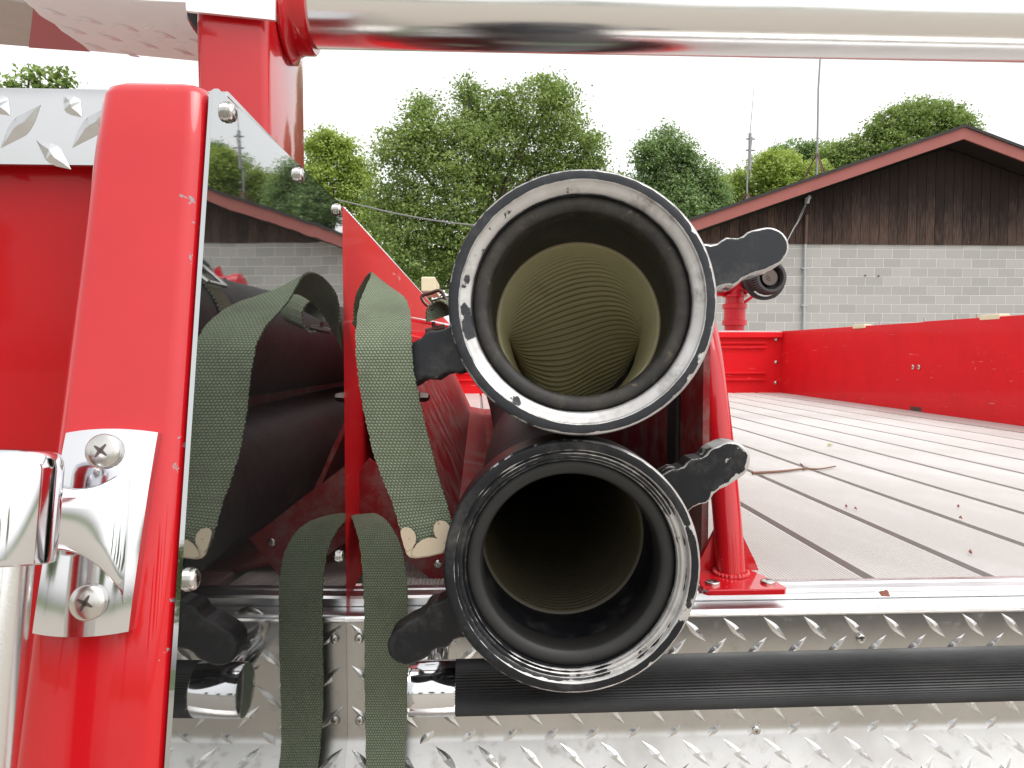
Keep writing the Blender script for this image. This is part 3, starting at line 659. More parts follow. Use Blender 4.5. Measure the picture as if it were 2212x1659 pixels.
b = MB(); b.lathe([(.0001, .016), (.009, .016), (.010, .022), (.022, .022), (.023, .026), (.054, .026), (.056, .03), (.056, .05)], Mn, 36); b.obj('baffle', 'dark_steel', dg, angle=30)
b = MB(); b.lathe([(.08, .07), (.040, .08)], Mn, 30); b.obj('throat', 'rubber_black', dg)
b = MB(); b.lathe([(.147, .125), (.147, .095), (.124, .095), (.124, .125)], Mn, 40, True)
for k in range(4):
    an = R(45 + 90 * k); d_ = Mn.to_3x3() @ Vector((math.cos(an), 0, math.sin(an))); b.tube([Mn @ Vector((0, .10, 0)) + d_ * .06, Mn @ Vector((0, .11, 0)) + d_ * .13], .008, 8)
b.obj('pattern_wheel', 'rubber_black', dg, angle=30)

# ================================================================== suction hoses
def hose_path(pts, n=40): return catmull(pts, n)
def ribbed(path, r0, amp, pitch, seg, per=6):
    # resample by arc length
    P = np.array([tuple(p) for p in path]); d = np.r_[0, np.cumsum(np.linalg.norm(np.diff(P, axis=0), axis=1))]
    n = int(d[-1] / pitch * per); s = np.linspace(0, d[-1], n)
    Q = np.stack([np.interp(s, d, P[:, k]) for k in range(3)], 1)
    return [Vector(q) for q in Q], [r0 - amp * abs(math.sin(math.pi * x / pitch)) ** .7 for x in s]
def coupling(name, label, C, D, up_ang, handle_ang, enam, path, mat_in, lin=.13, ring=1.0, sag=False):
    S_ = empty(name, C, label, 'suction hose', 'suction hoses in the hose bed tray')
    D = Vector(D).normalized(); q = D.to_track_quat('Y', 'Z'); Mx = Matrix.Translation(C) @ q.to_matrix().to_4x4()
    b = MB()
    pr = [(.081, .13, 0), (.086, .12, .3), (.086, .075, .1), (.0945, .070, .4), (.0955, .062, .3), (.0955, .058, .1), (.1025, .052, .5), (.1048, .047, .9), (.105, .043, .6), (.105, .018, .25), (.105, .006, .5), (.1048, .0022, 1.15), (.1036, .0005, 1.15), (.1026, 0, .40 + .2 * (ring > 1)),
          (.0995, 0, .24 + .22 * (ring > 1)), (.0972, 0, .3), (.0966, .0001, .9), (.0960, .0004, 1.35), (.0956, .0012, 1.25 * ring), *([(.0945, .0022, 1.15 * ring), (.0912, .0032, 1.1 * ring), (.0882, .0046, 1.15 * ring)] if ring > 1 else [(.0945, .0024, .7), (.0938, .0042, .5), (.0930, .0046, 1.25), (.0922, .0042, .75), (.0905, .0042, .7), (.0898, .0046, 1.25), (.0892, .0062, .6)]), (.0876, .0054, 1.1 * ring), (.0872, .0058, 1.35), (.0868, .007, .9), (.0864, .009, .3), (.0862, .013, 0), (.0862, .034, 0), (.079, .036, 0), (.079, .05, 0), (.0775, .10, 0), (.0785, lin + .006, 0)]
    b.lathe(pr, Mx, 160); cp = b.obj('coupling', enam, S_, wear=True, angle=50)
    b = MB(); b.lathe([(.0862, .0125), (.0850, .0110), (.0790, .0118), (.0755, .0135), (.0742, .016), (.0735, .022), (.0735, .038), (.079, .042)], Mx, 128); b.obj('gasket', 'gasket_rubber' if ring > 1 else 'rubber_black', cp, angle=60)
    # lugged handles
    top = [(-.004, -.030), (.003, -.025), (.010, -.0208), (.018, -.0186), (.024, -.0192), (.029, -.0212), (.033, -.0205), (.038, -.0175), (.044, -.0165), (.050, -.0172), (.055, -.0170)]
    tipc = (.0625, 0); tipp = [(tipc[0] + .0165 * math.cos(R(a_)), .0165 * math.sin(R(a_))) for a_ in range(-84, 85, 12)]
    tops = [(.056, .0172), (.052, .0168), (.048, .0150), (.044, .0148), (.040, .0165), (.036, .0182), (.032, .0172), (.028, .0158), (.023, .0165), (.019, .0188), (.014, .0190), (.010, .0188), (.004, .0220), (-.004, .028)]
    out = top + tipp + tops
    for k, ha in enumerate((handle_ang, handle_ang + 180)):
        Mh = Mx @ Matrix.Rotation(R(-ha), 4, 'Y') @ Matrix.Translation((.094, 0, 0))
        b = MB(); o2 = [(x_ * 1.08, z_ * 1.03) for x_, z_ in out]
        b.prism(o2, Mh, .040, .066, .0022); b.obj('handle', enam, cp, wear=True, flat=True)
    if sag:      # lining has come loose: its roof hangs down to the floor inside the jacket
        b = MB(); seg = 128; pitch = .0064; per = 10; Ls = .25; ns = int(Ls / pitch * per); vs, ws = [], []
        o0 = path[0]; ex = Vector((1, 0, 0)); ex = (ex - D * ex.dot(D)).normalized(); ez = ex.cross(D).normalized()
        if ez.z < 0: ez = -ez
        for i in range(ns + 1):
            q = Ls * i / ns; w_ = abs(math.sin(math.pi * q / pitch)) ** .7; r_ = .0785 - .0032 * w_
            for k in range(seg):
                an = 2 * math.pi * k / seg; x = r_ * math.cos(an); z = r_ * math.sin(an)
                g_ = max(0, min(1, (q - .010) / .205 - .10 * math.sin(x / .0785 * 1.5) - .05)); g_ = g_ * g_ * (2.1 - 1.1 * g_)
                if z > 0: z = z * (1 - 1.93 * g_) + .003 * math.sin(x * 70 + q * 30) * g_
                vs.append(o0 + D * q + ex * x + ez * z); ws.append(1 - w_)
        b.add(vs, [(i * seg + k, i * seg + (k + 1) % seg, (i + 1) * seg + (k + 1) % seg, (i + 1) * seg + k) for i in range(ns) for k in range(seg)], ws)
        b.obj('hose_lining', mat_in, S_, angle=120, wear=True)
    else:
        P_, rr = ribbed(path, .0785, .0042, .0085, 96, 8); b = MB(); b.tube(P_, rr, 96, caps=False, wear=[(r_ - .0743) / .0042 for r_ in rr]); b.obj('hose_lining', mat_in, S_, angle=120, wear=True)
    P_, rr = ribbed(path[0:], .0885, .0042, .014, 64, 6); b = MB(); b.tube(P_, rr, 64, caps=False); b.obj('hose_jacket', 'hose_outer', S_, angle=80)
    return S_, Mx
C1 = PY(1255, 650, .577); D1 = Vector((math.sin(R(6.8)), 1, -math.sin(R(5.2))))
d1 = D1.normalized()
s1 = C1 + d1 * .135
path1 = hose_path([s1 - d1 * .001] + [s1 + Vector(q) for q in ((.006, .05, -.004), (.011, .10, -.008), (.015, .2, -.011), (.016, .4, -.012), (.016, .8, -.012), (.016, 1.4, -.012), (.016, 2.3, -.012))])
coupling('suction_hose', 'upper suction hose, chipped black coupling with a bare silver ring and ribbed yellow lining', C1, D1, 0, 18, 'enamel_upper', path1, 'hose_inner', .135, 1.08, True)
C2 = PY(1236, 1226, .592); D2 = Vector((math.sin(R(2.4)), 1, 0.0)); d2 = D2.normalized()
path2 = hose_path([C2 + d2 * .11, C2 + d2 * .2, C2 + d2 * .5, C2 + Vector((.05, 1.2, 0)), C2 + Vector((.05, 2.5, 0))])
coupling('suction_hose', 'lower suction hose with an interior painted dark as shade, its black coupling just above the rubber grab bar', C2, D2, 0, 30, 'enamel_lower', path2, 'hose_inner_shaded', .11, .82)

# ================================================================== webbing straps
def ribbon(b, pairs, sub=10, th=.0022, across=10):
    L = catmull([p for p, _ in pairs], sub); Rr = catmull([q for _, q in pairs], sub); n = len(L)
    top, uv = [], []; s = 0
    rn = random.Random(5)
    L = [p + Vector((rn.uniform(-1, 1), rn.uniform(-1, 1), 0)) * .0005 for p in L]; Rr = [p + Vector((rn.uniform(-1, 1), rn.uniform(-1, 1), 0)) * .0005 for p in Rr]
    for i in range(n):
        c = (L[i] + Rr[i]) / 2
        if i: s += (c - pc).length
        pc = c
        for k in range(across + 1): t = k / across; top.append(L[i].lerp(Rr[i], t)); uv.append((t, s))
    m = across + 1; nrm = []
    for i in range(n):
        t = (L[min(i + 1, n - 1)] + Rr[min(i + 1, n - 1)] - L[max(i - 1, 0)] - Rr[max(i - 1, 0)]); a_ = Rr[i] - L[i]; nrm.append(a_.cross(t).normalized())
    bot = [top[i * m + k] - nrm[i] * th for i in range(n) for k in range(m)]
    N0 = len(top); fs = []
    for i in range(n - 1):
        for k in range(across):
            a_, b_, c_, d_ = i * m + k, i * m + k + 1, (i + 1) * m + k + 1, (i + 1) * m + k
            fs += [(a_, b_, c_, d_), (N0 + a_, N0 + d_, N0 + c_, N0 + b_)]
        fs += [(i * m, (i + 1) * m, N0 + (i + 1) * m, N0 + i * m), (i * m + across, N0 + i * m + across, N0 + (i + 1) * m + across, (i + 1) * m + across)]
    for e in (0, n - 1): fs += [(e * m + k, e * m + k + 1, N0 + e * m + k + 1, N0 + e * m + k) for k in range(across)]
    b.add(top + bot, fs); b.uvs = uv + uv
def ribbon_obj(name, pairs, m, parent=None, **k):
    b = MB(); ribbon(b, pairs, **k); me = b.mesh(name, m, angle=70)
    ul = me.uv_layers.new(name='UVMap')
    for l in me.loops: ul.data[l.index].uv = b.uvs[l.vertex_index]
    return link(name, me, parent)
pp = lambda a_, c_: (PY(*a_), PY(*c_))
up = [pp((876, 1182, .627), (981, 1160, .621)), pp((866, 1150, .628), (976, 1128, .622)), pp((845, 1080, .628), (960, 1075, .622)), pp((813, 1000, .626), (938, 1000, .620)), pp((788, 900, .624), (914, 900, .617)), pp((772, 800, .624), (893, 800, .616)),
      pp((768, 720, .638), (888, 720, .628)), pp((778, 650, .695), (884, 662, .675)), pp((803, 590, .755), (862, 632, .745)), pp((790, 598, .785), (838, 640, .79)), pp((768, 640, .795), (812, 690, .82)), pp((762, 700, .795), (806, 760, .86))]
S1 = empty('webbing_strap', PY(921, 1150, .625), 'olive canvas strap with a tan metal tip hanging beside the upper coupling', 'strap', 'canvas hose straps')
ribbon_obj('webbing', up, 'canvas_webbing', S1)
lo = [pp((792, 1720, .742), (874, 1720, .738)), pp((790, 1600, .757), (876, 1600, .755)), pp((788, 1500, .763), (880, 1500, .761)), pp((787, 1390, .763), (881, 1390, .761)), pp((786, 1300, .763), (880, 1300, .761)), pp((783, 1240, .765), (877, 1240, .762)),
      pp((777, 1180, .772), (866, 1180, .768)), pp((766, 1135, .79), (838, 1128, .79)), pp((757, 1114, .82), (806, 1108, .85)), pp((756, 1130, .86), (800, 1130, .90)), pp((757, 1260, .87), (800, 1260, .91))]
S2 = empty('webbing_strap', PY(830, 1500, .762), 'olive canvas strap draped over the sill and down the rear tread plate', 'strap', 'canvas hose straps')
ribbon_obj('webbing', lo, 'canvas_webbing', S2)
# tan metal tip of the upper strap
tz = lambda x, y: ((1500 + x / 2.0738) * .54, (2100 + y / 2.0738) * .54)
cA, cB, cC = PY(*tz(250, 150), .6240), PY(*tz(640, 90), .6185), PY(*tz(450, 260), .6200)
tn = (cB - cA).cross(cC - cA).normalized()
if tn.y > 0: tn = -tn
def clip_part(name, pts, off, th, m):
    b = MB(); lo_ = [PN(*tz(x, y), cA + tn * off, tn) for x, y in pts]; n = len(lo_); c0 = sum(lo_, Vector()) / n
    rims = [lo_, [p + tn * th * .6 for p in lo_], [c0 + (p - c0) * .965 + tn * th for p in lo_]]
    b.add([p for r_ in rims for p in r_], [(i * n + k, i * n + (k + 1) % n, (i + 1) * n + (k + 1) % n, (i + 1) * n + k) for i in range(2) for k in range(n)] + [tuple(range(2 * n, 3 * n)), tuple(range(n))[::-1]], smooth=False); return b.obj(name, m, S1, flat=True)
clip_part('metal_tip', [(218, 60), (240, 110), (330, 205), (420, 150), (520, 150), (585, 150), (600, 60), (628, 20), (640, 80), (652, 160), (635, 190), (560, 235), (450, 262), (340, 277), (290, 268), (262, 240), (240, 170)], .0004, .0012, 'tan_metal')
clip_part('tip_tongue', [(218, 90), (213, 50), (228, 26), (262, 18), (300, 28), (330, 60), (343, 105), (338, 150), (312, 195), (270, 220), (245, 185)], .0012, .0012, 'tan_metal')
clip_part('tip_tongue', [(585, 148), (535, 130), (500, 90), (485, 45), (488, 5), (508, -25), (545, -38), (590, -28), (622, 5), (638, 80), (648, 150), (630, 175)], .0012, .0012, 'tan_metal')
clip_part('tip_tongue', [(318, 200), (345, 160), (385, 125), (440, 105), (500, 107), (545, 125), (582, 152), (600, 178), (560, 228), (450, 254), (340, 266), (300, 250)], .0018, .0012, 'tan_metal')
# small rolled strap with a buckle behind the upper coupling
S3 = empty('webbing_strap', PY(945, 700, 1.0), 'short rolled olive strap with a brown wire buckle behind the upper coupling', 'strap', 'canvas hose straps')
cc = PY(962, 680, 1.0); pairs = []
for k in range(9):
    an = R(200 - k * 38); p = cc + Vector((.018 * math.cos(an) * .9 + .004, .0, .020 * math.sin(an))); pairs.append((p + Vector((-.012, -.02, -.004)), p + Vector((.03, .02, .012))))
ribbon_obj('webbing', pairs, 'canvas_webbing', S3, sub=6)
pairs = []; wc = s1 + Vector((.0135, .17, -.0098))
for k in range(25):
    an = R(k * 15); p = wc + Vector((.0905 * math.cos(an), .0, .0905 * math.sin(an))); pairs.append((p + Vector((0, -.022, 0)), p + Vector((0, .022, .0))))
ribbon_obj('webbing_wrap', pairs, 'canvas_webbing', S3, sub=3)
b = MB(); bq = [wc + Vector((.096 * math.cos(R(a_)), y_, .096 * math.sin(R(a_)))) for a_, y_ in ((118, -.027), (118, .027), (140, .027), (140, -.027), (118, -.027))]
for q_ in range(4): b.tube([bq[q_], bq[q_ + 1]], .0026, 8)
b.obj('wrap_buckle', 'screw_steel', S3)
bk = [PY(913, 642, .99), PY(950, 628, .985), PY(966, 652, .985), PY(968, 672, .985)]
b = MB(); b.tube(catmull([PY(935, 668, .985), PY(918, 655, .988), PY(912, 640, .99), PY(930, 633, .988), PY(951, 628, .985), PY(962, 645, .985), PY(972, 660, .985)], 6), .0024, 10); b.obj('buckle', 'dark_steel', S3)
b = MB(); b.tube([PY(937, 712, .99), PY(936, 695, .99)], .0024, 8); b.tube([PY(920, 716, .99), PY(960, 706, .985)], .004, 10); b.obj('buckle_bar', 'dark_steel', S3)

# ================================================================== small litter on the hose bed
tw = empty('twig', PZ(1720, 1018, DK), 'thin bare brown twig lying across the hose bed slats', 'twig')
b = MB(); tp_ = [PZ(u, v, DK + .004) for u, v in ((1625, 1022), (1690, 1018), (1735, 1013), (1770, 1013), (1805, 1007))]
b.tube(catmull(tp_, 6), [.0032 - .0018 * i / 24 for i in range(25)], 8); b.obj('stem', 'twig_bark', tw)
b = MB(); b.tube([PZ(1738, 1014, DK + .004), PZ(1734, 1006, DK + .006), PZ(1728, 1001, DK + .012)], [.002, .0018, .001], 6); b.obj('side_shoot', 'twig_bark', tw)
def leafbit(name, u, v, L, Wd, m, lab, cat, grp=None):
    p = PZ(u, v, DK + .002); b = MB(); a_ = random.random() * 3; d = Vector((math.cos(a_), math.sin(a_), 0)); s = Vector((-d.y, d.x, 0))
    vs = [p - d * L, p - d * L * .3 + s * Wd + Vector((0, 0, .002)), p + d * L * .4 + s * Wd * .8 + Vector((0, 0, .003)), p + d * L, p + d * L * .4 - s * Wd * .8 + Vector((0, 0, .003)), p - d * L * .3 - s * Wd + Vector((0, 0, .002)), p + Vector((0, 0, .006))]
    b.add(vs, [(0, 1, 6), (1, 2, 6), (2, 3, 6), (3, 4, 6), (4, 5, 6), (5, 0, 6)]); o = b.obj(name, m); tag(o, lab, cat, grp); return o
leafbit('leaf', 1793, 962, .014, .006, 'leaf_bit', 'small green leaf lying flat on the slats above the twig', 'leaf')
for (u, v), lab in (((1848, 1101), 'brown seed on the middle slats, left of the other crumbs'), ((1828, 1096), 'tiny seed crumb just left of the brown seed on the middle slats'), ((2070, 1096), 'brown seed near the right side on the middle slats'), ((2075, 1121), 'seed crumb just below the brown seed near the right side'), ((2096, 1196), 'reddish seed near the lower right of the hose bed slats')):
    leafbit('seed', u, v, .0034, .0022, 'seed_brown', lab, 'seed', 'seeds on the slats')
p = PY(1909, 1287, .81); b = MB(); pz_ = PZ(1909, 1287, -.2665)
b.add([pz_ + Vector(q) for q in ((-.005, -.004, .001), (.004, -.006, .001), (.006, .004, .006), (-.002, .007, .002))], [(0, 1, 2), (0, 2, 3)]); tag(b.obj('seed', 'seed_brown'), 'brown leaf scrap on the aluminium sill', 'seed', 'seeds on the slats')

# ================================================================== block building
BYY = 16.0
B = empty('block_building', (10.5, BYY, 0), 'grey concrete block building with dark brown board gable and dull red fascia', 'building')
bs = F / BYY
zs = PY(1900, 527, BYY).z; xr_, zr_ = PY(2085, 270, BYY - .64).x, PY(2085, 270, BYY - .64).z - .31       # underside apex
slope = .345
xl = 2.75; xrr = 2 * xr_ - xl
wall = boxo('block_wall', (xl, BYY, 0), (xrr, BYY + .2, zs), 'mortar', B)
bm_ = MB(); bm_.box((0, 0, 0), (.390, .02, .190)); me = bm_.mesh('block', 'block', flat=True)
bmx = bmesh.new(); bmx.from_mesh(me); bmesh.ops.bevel(bmx, geom=bmx.edges[:], offset=.004, segments=1, affect='EDGES'); bmx.to_mesh(me); bmx.free()
bh = MB(); bh.box((0, 0, 0), (.190, .02, .190)); meh = bh.mesh('half_block', 'block', flat=True)
bt_ = MB(); bt_.box((0, 0, 0), (.390, .02, .100)); met = bt_.mesh('top_block', 'block', flat=True)
rest = MB(); zc = zs - .115
for i in range(24): link('block', met, wall, (xl + .005 + i * .4, BYY - .005, zs - .110))
c_ = 0
while zc > .3:
    z0 = zc - .2; off = .2 if c_ % 2 else 0
    if off and c_ < 9: link('half_block', meh, wall, (xl + .005, BYY - .005, z0 + .005))
    for i in range(40):
        x = xl + off + i * .4 + .005
        if x + .39 > xrr: break
        if c_ < 9 and x < 12.2: link('block', me, wall, (x, BYY - .005, z0 + .005))
        else: rest.box((x, BYY - .005, z0 + .005), (x + .39, BYY + .008, z0 + .195))
    zc -= .2; c_ += 1
tag(rest.obj('far_blocks', 'block', wall, flat=True), kind='stuff')
# gable of vertical boards
gab = MB(); gz = lambda x: zr_ - slope * abs(x - xr_)
xg0 = xr_ - (zr_ - zs) / slope - .2
xg0 = xr_ - (zr_ - zs) / slope; xg1 = 2 * xr_ - xg0
tri = [(xg0, zs + .001), (xg1, zs + .001), (xr_, zr_)]
gab.add([(x, y, z) for y in (BYY - .01, BYY + .1) for x, z in tri], [(0, 1, 2), (5, 4, 3), (0, 3, 4, 1), (1, 4, 5, 2), (2, 5, 3, 0)], smooth=False)
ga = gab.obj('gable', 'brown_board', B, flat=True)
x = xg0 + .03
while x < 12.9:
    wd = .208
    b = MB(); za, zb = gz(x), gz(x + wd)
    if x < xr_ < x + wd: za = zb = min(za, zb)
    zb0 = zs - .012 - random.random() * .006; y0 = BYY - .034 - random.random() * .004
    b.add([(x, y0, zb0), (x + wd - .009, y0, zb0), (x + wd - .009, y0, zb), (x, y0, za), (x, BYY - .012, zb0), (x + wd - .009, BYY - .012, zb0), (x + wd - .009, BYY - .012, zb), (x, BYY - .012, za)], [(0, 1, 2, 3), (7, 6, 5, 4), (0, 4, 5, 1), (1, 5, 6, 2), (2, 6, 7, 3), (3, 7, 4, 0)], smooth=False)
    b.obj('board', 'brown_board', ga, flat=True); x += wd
# roof with red fascia and dark edge
def slab(name, off0, off1, y0, y1, m, x0, x1, par=B):
    b = MB()
    for sgn in (-1, 1):
        xe = x0 if sgn < 0 else x1
        q = [(xe, gz(xe) + off0), (xr_, zr_ + off0), (xr_, zr_ + off1), (xe, gz(xe) + off1)]
        b.add([(x, y, z) for y in (y0, y1) for x, z in q], [(0, 1, 2, 3), (7, 6, 5, 4)] + [(k, (k + 1) % 4, 4 + (k + 1) % 4, 4 + k) for k in range(4)], smooth=False)
    return b.obj(name, m, par, flat=True)
xe0, xe1 = xl - .55, xrr + .55
slab('fascia', .03, .27, BYY - .62, BYY - .58, 'fascia_red', xe0, xe1)
rf = slab('roof', .27, .33, BYY - .66, BYY + 14, 'shingle', xe0 - .05, xe1 + .05)
slab('soffit', .03, .06, BYY - .577, BYY + .05, 'brown_board', xe0, xe1)
boxo('side_wall', (xl + .001, BYY + .21, 0), (xl + .2, BYY + 13.5, gz(xl)), 'mortar', B)
boxo('side_wall', (xrr - .2, BYY + .21, 0), (xrr - .001, BYY + 13.5, gz(xrr)), 'mortar', B)
boxo('brick_wing', (.6, BYY + 1.2, 0), (xl - .002, BYY + 9, zs - .2), 'brick', B)
# conduit, weatherhead, drop wires, fixings
cx_ = PY(1738, 600, BYY - .05).x
b = MB(); b.tube([(cx_, BYY - .055, .5), (cx_, BYY - .055, zs - .02)], .03, 12); cdt = b.obj('conduit', 'grey_pipe', B)
zt_ = PY(1742, 430, BYY - .05).z
b = MB(); b.tube([(cx_, BYY - .07, zs - .02), (cx_ + .01, BYY - .07, zt_ - .35)], .034, 12); b.obj('painted_conduit', 'brown_pipe', cdt)
b = MB(); b.tube([(cx_ + .01, BYY - .08, zt_ - .1), (cx_ + .01, BYY - .1, zt_), (cx_ + .04, BYY - .16, zt_ + .03)], [.05, .06, .04], 12); b.obj('weatherhead', 'grey_pipe', cdt)
for k in range(2):
    b = MB(); b.tube(catmull([(cx_ + .01, BYY - .15, zt_ + .01), PY(1733 + k * 3, 455, BYY - .3), PY(1722 + k * 2, 480, BYY - .6), PY(1708 + k, 505, BYY - 1.0), PY(1640, 640, BYY - 2.2)], 6), .008, 6); b.obj('drop_wire', 'cable', cdt)
for v in (660, 580): 
    p = PY(1738, v, BYY - .05); boxo('pipe_strap', (cx_ - .07, BYY - .09, p.z - .012), (cx_ + .07, BYY - .013, p.z + .012), 'grey_pipe', cdt)
fx = screw_mesh('fixing', .018, .02, False, False); fx.materials[0] = M_['dark_steel']
for (u, v) in ((1867, 712 - 1), (1896, 713 - 1), (1635, 770 - 130), (1674, 771 - 130), (1869, 595), (1898, 596)):
    place('fixing', fx, wall, PY(u, v - 0, BYY - .012), (0, -1, 0))
for u in (1755, 1850, 1968, 2091, 2196): place('fixing', fx, ga, PY(u, 524, BYY - .035), (0, -1, 0))

# ================================================================== masts and wires
def mast(name, label, u, Y, vtop, vleg, rust, legs=True, rad=.03):
    x = PY(u, 400, Y).x; zb = gz(x) + .33; ztop = PY(u, vtop, Y).z; zl = PY(u, vleg, Y).z
    m = empty(name, (x, Y, zb), label, 'antenna mast')
    b = MB(); b.tube([(x, Y, zb), (x, Y, (zb + ztop) / 2), (x + .12, Y, ztop)], [rad, rad * .9, rad * .7], 8); b.obj('pole', 'mast_grey', m)
    if legs:
        for k in range(3):
            an = R(30 + 120 * k); b = MB(); lx, ly = x + .55 * math.cos(an), Y + .55 * math.sin(an)
            b.tube([(lx, ly, gz(lx) + .33), (x, Y, zl)], .022, 6); b.obj('leg', 'rusty_steel', m)
    return m, x, zl, ztop
m1, x1_, z1_, zt1 = mast('antenna_mast', 'tall grey antenna mast on a rusty tripod above the brown gable', 1764, 20, -30, 330, True)
b = MB(); b.tube([(x1_ - .3, 20, z1_ - .75), (x1_ + .3, 20, z1_ - .75)], .02, 6); b.obj('leg_brace', 'rusty_steel', m1)
m2, x2_, z2_, zt2 = mast('antenna_mast', 'short thin whip antenna mast left of the tall tripod mast', 1614, 20, 296, 418, True, True, .025)
b = MB(); b.tube([(x2_ + .06, 20, zt2 - .9), (x2_ + .06, 20, zt2 + .1)], .045, 8); b.tube([(x2_ - .05, 20, zt2 - .05), (x2_ + .2, 20, zt2 - .05)], .02, 6); b.tube([(x2_ - .05, 20, zt2 - .35), (x2_ + .2, 20, zt2 - .35)], .02, 6); b.obj('antenna_base', 'mast_grey', m2)
b = MB(); b.tube([(x2_ + .06, 20, zt2 + .1), (x2_ + .16, 20, zt2 + 1.5)], [.012, .006], 6); b.obj('whip', 'mast_grey', m2)
wr_ = MB(); wr_.tube(catmull([PY(-300, 170, 18), PY(250, 330, 18), PY(720, 430, 17), PY(860, 462, 16.6), PY(1010, 485, 16.2), PY(1250, 500, 15.8)], 8), .016, 6); tag(wr_.obj('overhead_wire', 'cable'), 'grey overhead service wire sagging across the trees towards the building', 'wire')

# ================================================================== trees
def tree(name, label, u0, Y, blobs, m, nleaf, lsize, base_z=0.0, clump=.42, seed=1, dens=None, trunk=.22, group='trees behind the truck', ydepth=.8):
    rg = np.random.default_rng(seed); px_ = Y / F
    Cs = []
    for (u, v, r_) in blobs: p = PY(u, v, Y); Cs.append((p.x, Y + rg.normal() * r_ * px_ * .35, p.z, r_ * px_))
    Cs = np.array(Cs)
    tot = (Cs[:, 3] ** 2).sum(); pts, tint = [], []
    for cx, cy, cz, r_ in Cs:
        nl = int(nleaf * r_ * r_ / tot); nc = max(4, int(nl / 38))
        d = rg.normal(size=(nc, 3)); d /= np.linalg.norm(d, axis=1)[:, None]; rad = r_ * (rg.random(nc) ** .42)
        cen = np.array([cx, cy, cz]) + d * rad[:, None] * np.array([1, ydepth, .95])
        cs = clump * (.5 + .8 * rg.random(nc)); ct = rg.random(nc)
        idx = rg.integers(0, nc, nl); off = rg.normal(size=(nl, 3)) * cs[idx][:, None] * np.array([.55, .55, .32])
        pts.append(cen[idx] + off); tint.append(np.clip(ct[idx] * .55 + rg.random(nl) * .45, 0, 1))
    pts = np.concatenate(pts); tint = np.concatenate(tint); n = len(pts)
    a_ = rg.normal(size=(n, 3)); a_ /= np.linalg.norm(a_, axis=1)[:, None]
    nrm = rg.normal(size=(n, 3)) * .8 + np.array([0, -.25, .9]); nrm /= np.linalg.norm(nrm, axis=1)[:, None]
    e1 = np.cross(nrm, a_); e1 /= np.linalg.norm(e1, axis=1)[:, None]; e2 = np.cross(nrm, e1)
    s_ = (lsize * (.6 + .8 * rg.random(n)))[:, None]
    V = np.stack([pts - e1 * s_, pts + e2 * s_ * .62 + nrm * s_ * .1, pts + e1 * s_, pts - e2 * s_ * .62 + nrm * s_ * .1], 1).reshape(-1, 3)
    t = empty(name, (PY(u0, 700, Y).x, Y, base_z), label, 'tree', group); org = ORG[t]
    V = V - np.array(org)
    me = bpy.data.meshes.new('crown'); me.vertices.add(4 * n); me.vertices.foreach_set('co', V.astype(np.float32).ravel())
    me.loops.add(4 * n); me.loops.foreach_set('vertex_index', np.arange(4 * n, dtype=np.int32)); me.polygons.add(n); me.polygons.foreach_set('loop_start', np.arange(0, 4 * n, 4, dtype=np.int32)); me.polygons.foreach_set('loop_total', np.full(n, 4, np.int32))
    me.update(calc_edges=True); me.attributes.new('tint', 'FLOAT', 'POINT').data.foreach_set('value', np.repeat(tint, 4).astype(np.float32)); me.materials.append(M_[m])
    link('crown', me, t, org)
    b = MB(); bx, by = org.x, org.y; zmid = Cs[:, 2].min()
    b.tube([(0, 0, 0), (.05, 0, zmid * .5), (0, .05, zmid)], [trunk, trunk * .8, trunk * .65], 10)
    for cx, cy, cz, r_ in Cs:
        b.tube(catmull([(0, 0, zmid * (.6 + .3 * rg.random())), ((cx - bx) * .35, (cy - by) * .35, zmid + (cz - zmid) * .45), (cx - bx, cy - by, cz), (cx - bx + r_ * .3 * rg.normal(), cy - by, cz + r_ * .75)], 4), [trunk * (.5 - .46 * q / 12) for q in range(13)], 6)
    link('trunk', b.mesh('trunk', 'bark'), t, org)
    return t
t_big = tree('maple_tree', 'largest leafy maple tree, filling the gap above and left of the couplings', 1040, 28,
     [(1035, 240, 62), (1180, 245, 66), (1105, 235, 50), (930, 290, 78), (1060, 330, 95), (1200, 320, 88), (870, 340, 62), (1262, 360, 48), (960, 420, 100), (1110, 440, 100), (850, 440, 70), (1220, 440, 80), (900, 540, 100), (1040, 550, 100), (1190, 540, 90), (1190, 195, 24), (1010, 190, 28), (905, 228, 24), (1280, 300, 26), (1310, 400, 34)], 'leaf_maple', 115000, .058, seed=3, clump=.40)
tree('maple_tree', 'smaller pale green tree just right of the tall red post', 730, 36, [(705, 320, 40), (745, 340, 42), (775, 372, 34), (690, 330, 36), (695, 390, 40), (760, 410, 48), (700, 470, 60), (790, 480, 55), (740, 560, 80), (710, 300, 18)], 'leaf_yellow', 40000, .070, seed=4, clump=.42)
tree('maple_tree', 'blue green tree between the upper coupling and the thin antenna mast', 1445, 34, [(1440, 315, 42), (1400, 345, 40), (1475, 345, 40), (1420, 400, 60), (1500, 400, 48), (1370, 430, 55), (1530, 380, 26), (1460, 450, 60), (1545, 430, 40)], 'leaf_blue', 42000, .064, seed=5, clump=.40)
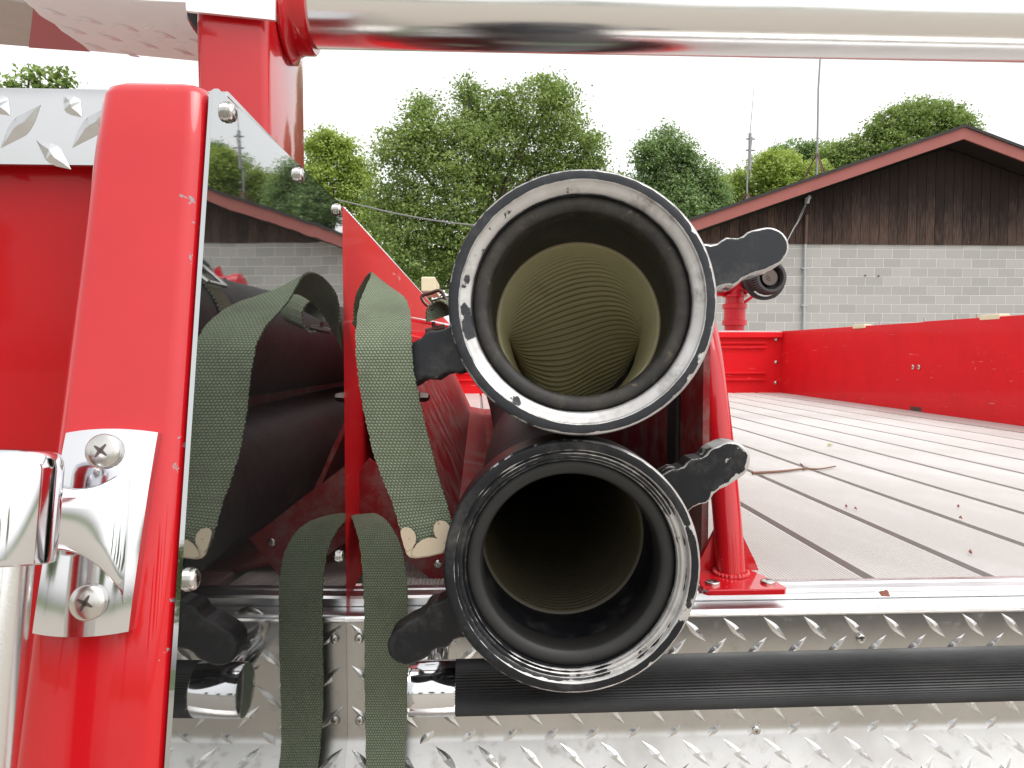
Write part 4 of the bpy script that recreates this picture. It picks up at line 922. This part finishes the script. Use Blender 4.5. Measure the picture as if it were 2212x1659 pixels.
tree('maple_tree', 'yellow green low tree rising behind the roof slope below the thin mast', 1640, 38, [(1560, 420, 34), (1600, 395, 38), (1650, 375, 42), (1700, 365, 40), (1620, 440, 50), (1530, 455, 40), (1500, 445, 42), (1580, 450, 46), (1765, 385, 40), (1545, 410, 30), (1720, 395, 45), (1670, 430, 50)], 'leaf_yellow', 60000, .066, seed=6, clump=.40)
tree('maple_tree', 'dark rounded tree behind the ridge of the brown gable', 1930, 44, [(1900, 285, 45), (1960, 268, 52), (2030, 265, 48), (1850, 330, 45), (2060, 290, 36), (1800, 345, 40), (1920, 340, 60), (2010, 320, 55), (1990, 240, 26), (2070, 255, 20)], 'leaf_maple', 48000, .074, seed=8, clump=.45)
tree('maple_tree', 'dark tree tops peeping over the roof behind the tall mast', 1690, 52, [(1680, 345, 32), (1720, 332, 34), (1750, 328, 22), (1640, 360, 22), (1700, 380, 50), (1770, 350, 40)], 'leaf_blue', 22000, .08, seed=9, clump=.45)
tree('maple_tree', 'sparse tree tip showing above the left tread plate edge', 70, 24, [(40, 190, 30), (85, 178, 34), (130, 160, 22), (62, 150, 16), (135, 200, 34), (20, 205, 24), (90, 250, 70), (140, 185, 20), (30, 300, 80)], 'leaf_maple', 5200, .07, seed=10, clump=.26, trunk=.12)
tree('maple_tree', 'dense dark tree mass low behind the red hose bed wall', 830, 40, [(760, 560, 80), (850, 590, 90), (940, 580, 90), (1050, 600, 90), (1150, 610, 90), (1270, 560, 70), (1340, 520, 60), (1250, 640, 90), (660, 560, 80), (560, 540, 80), (460, 560, 90)], 'leaf_maple', 26000, .12, seed=11, clump=.55)
# unseen trees added round the yard to darken reflections in chrome and paint
kids = [c for c in t_big.children]
for i, (x, y, s_, rz) in enumerate(((-34, -52, .9, 1.0), (-20, -60, 1.0, 2.2), (-7, -62, .85, .4), (9, -60, 1.05, 3.1), (24, -58, .9, 4.4), (38, -48, .95, 5.0), (-42, -34, 1.0, 5.5), (-40, -12, .9, .2), (-36, 10, 1.0, 1.4), (-24, 26, .85, 2.7))):
    r_ = t_big.copy(); COL.objects.link(r_); r_.location = (x, y, 0); r_.rotation_euler = (0, 0, rz); r_.scale = (s_,) * 3
    r_['label'] = 'unseen leafy maple added around the yard for reflections, outside the picture'; r_['group'] = 'unseen trees added for reflections'
    for c in kids: k = c.copy(); COL.objects.link(k); k.parent = r_
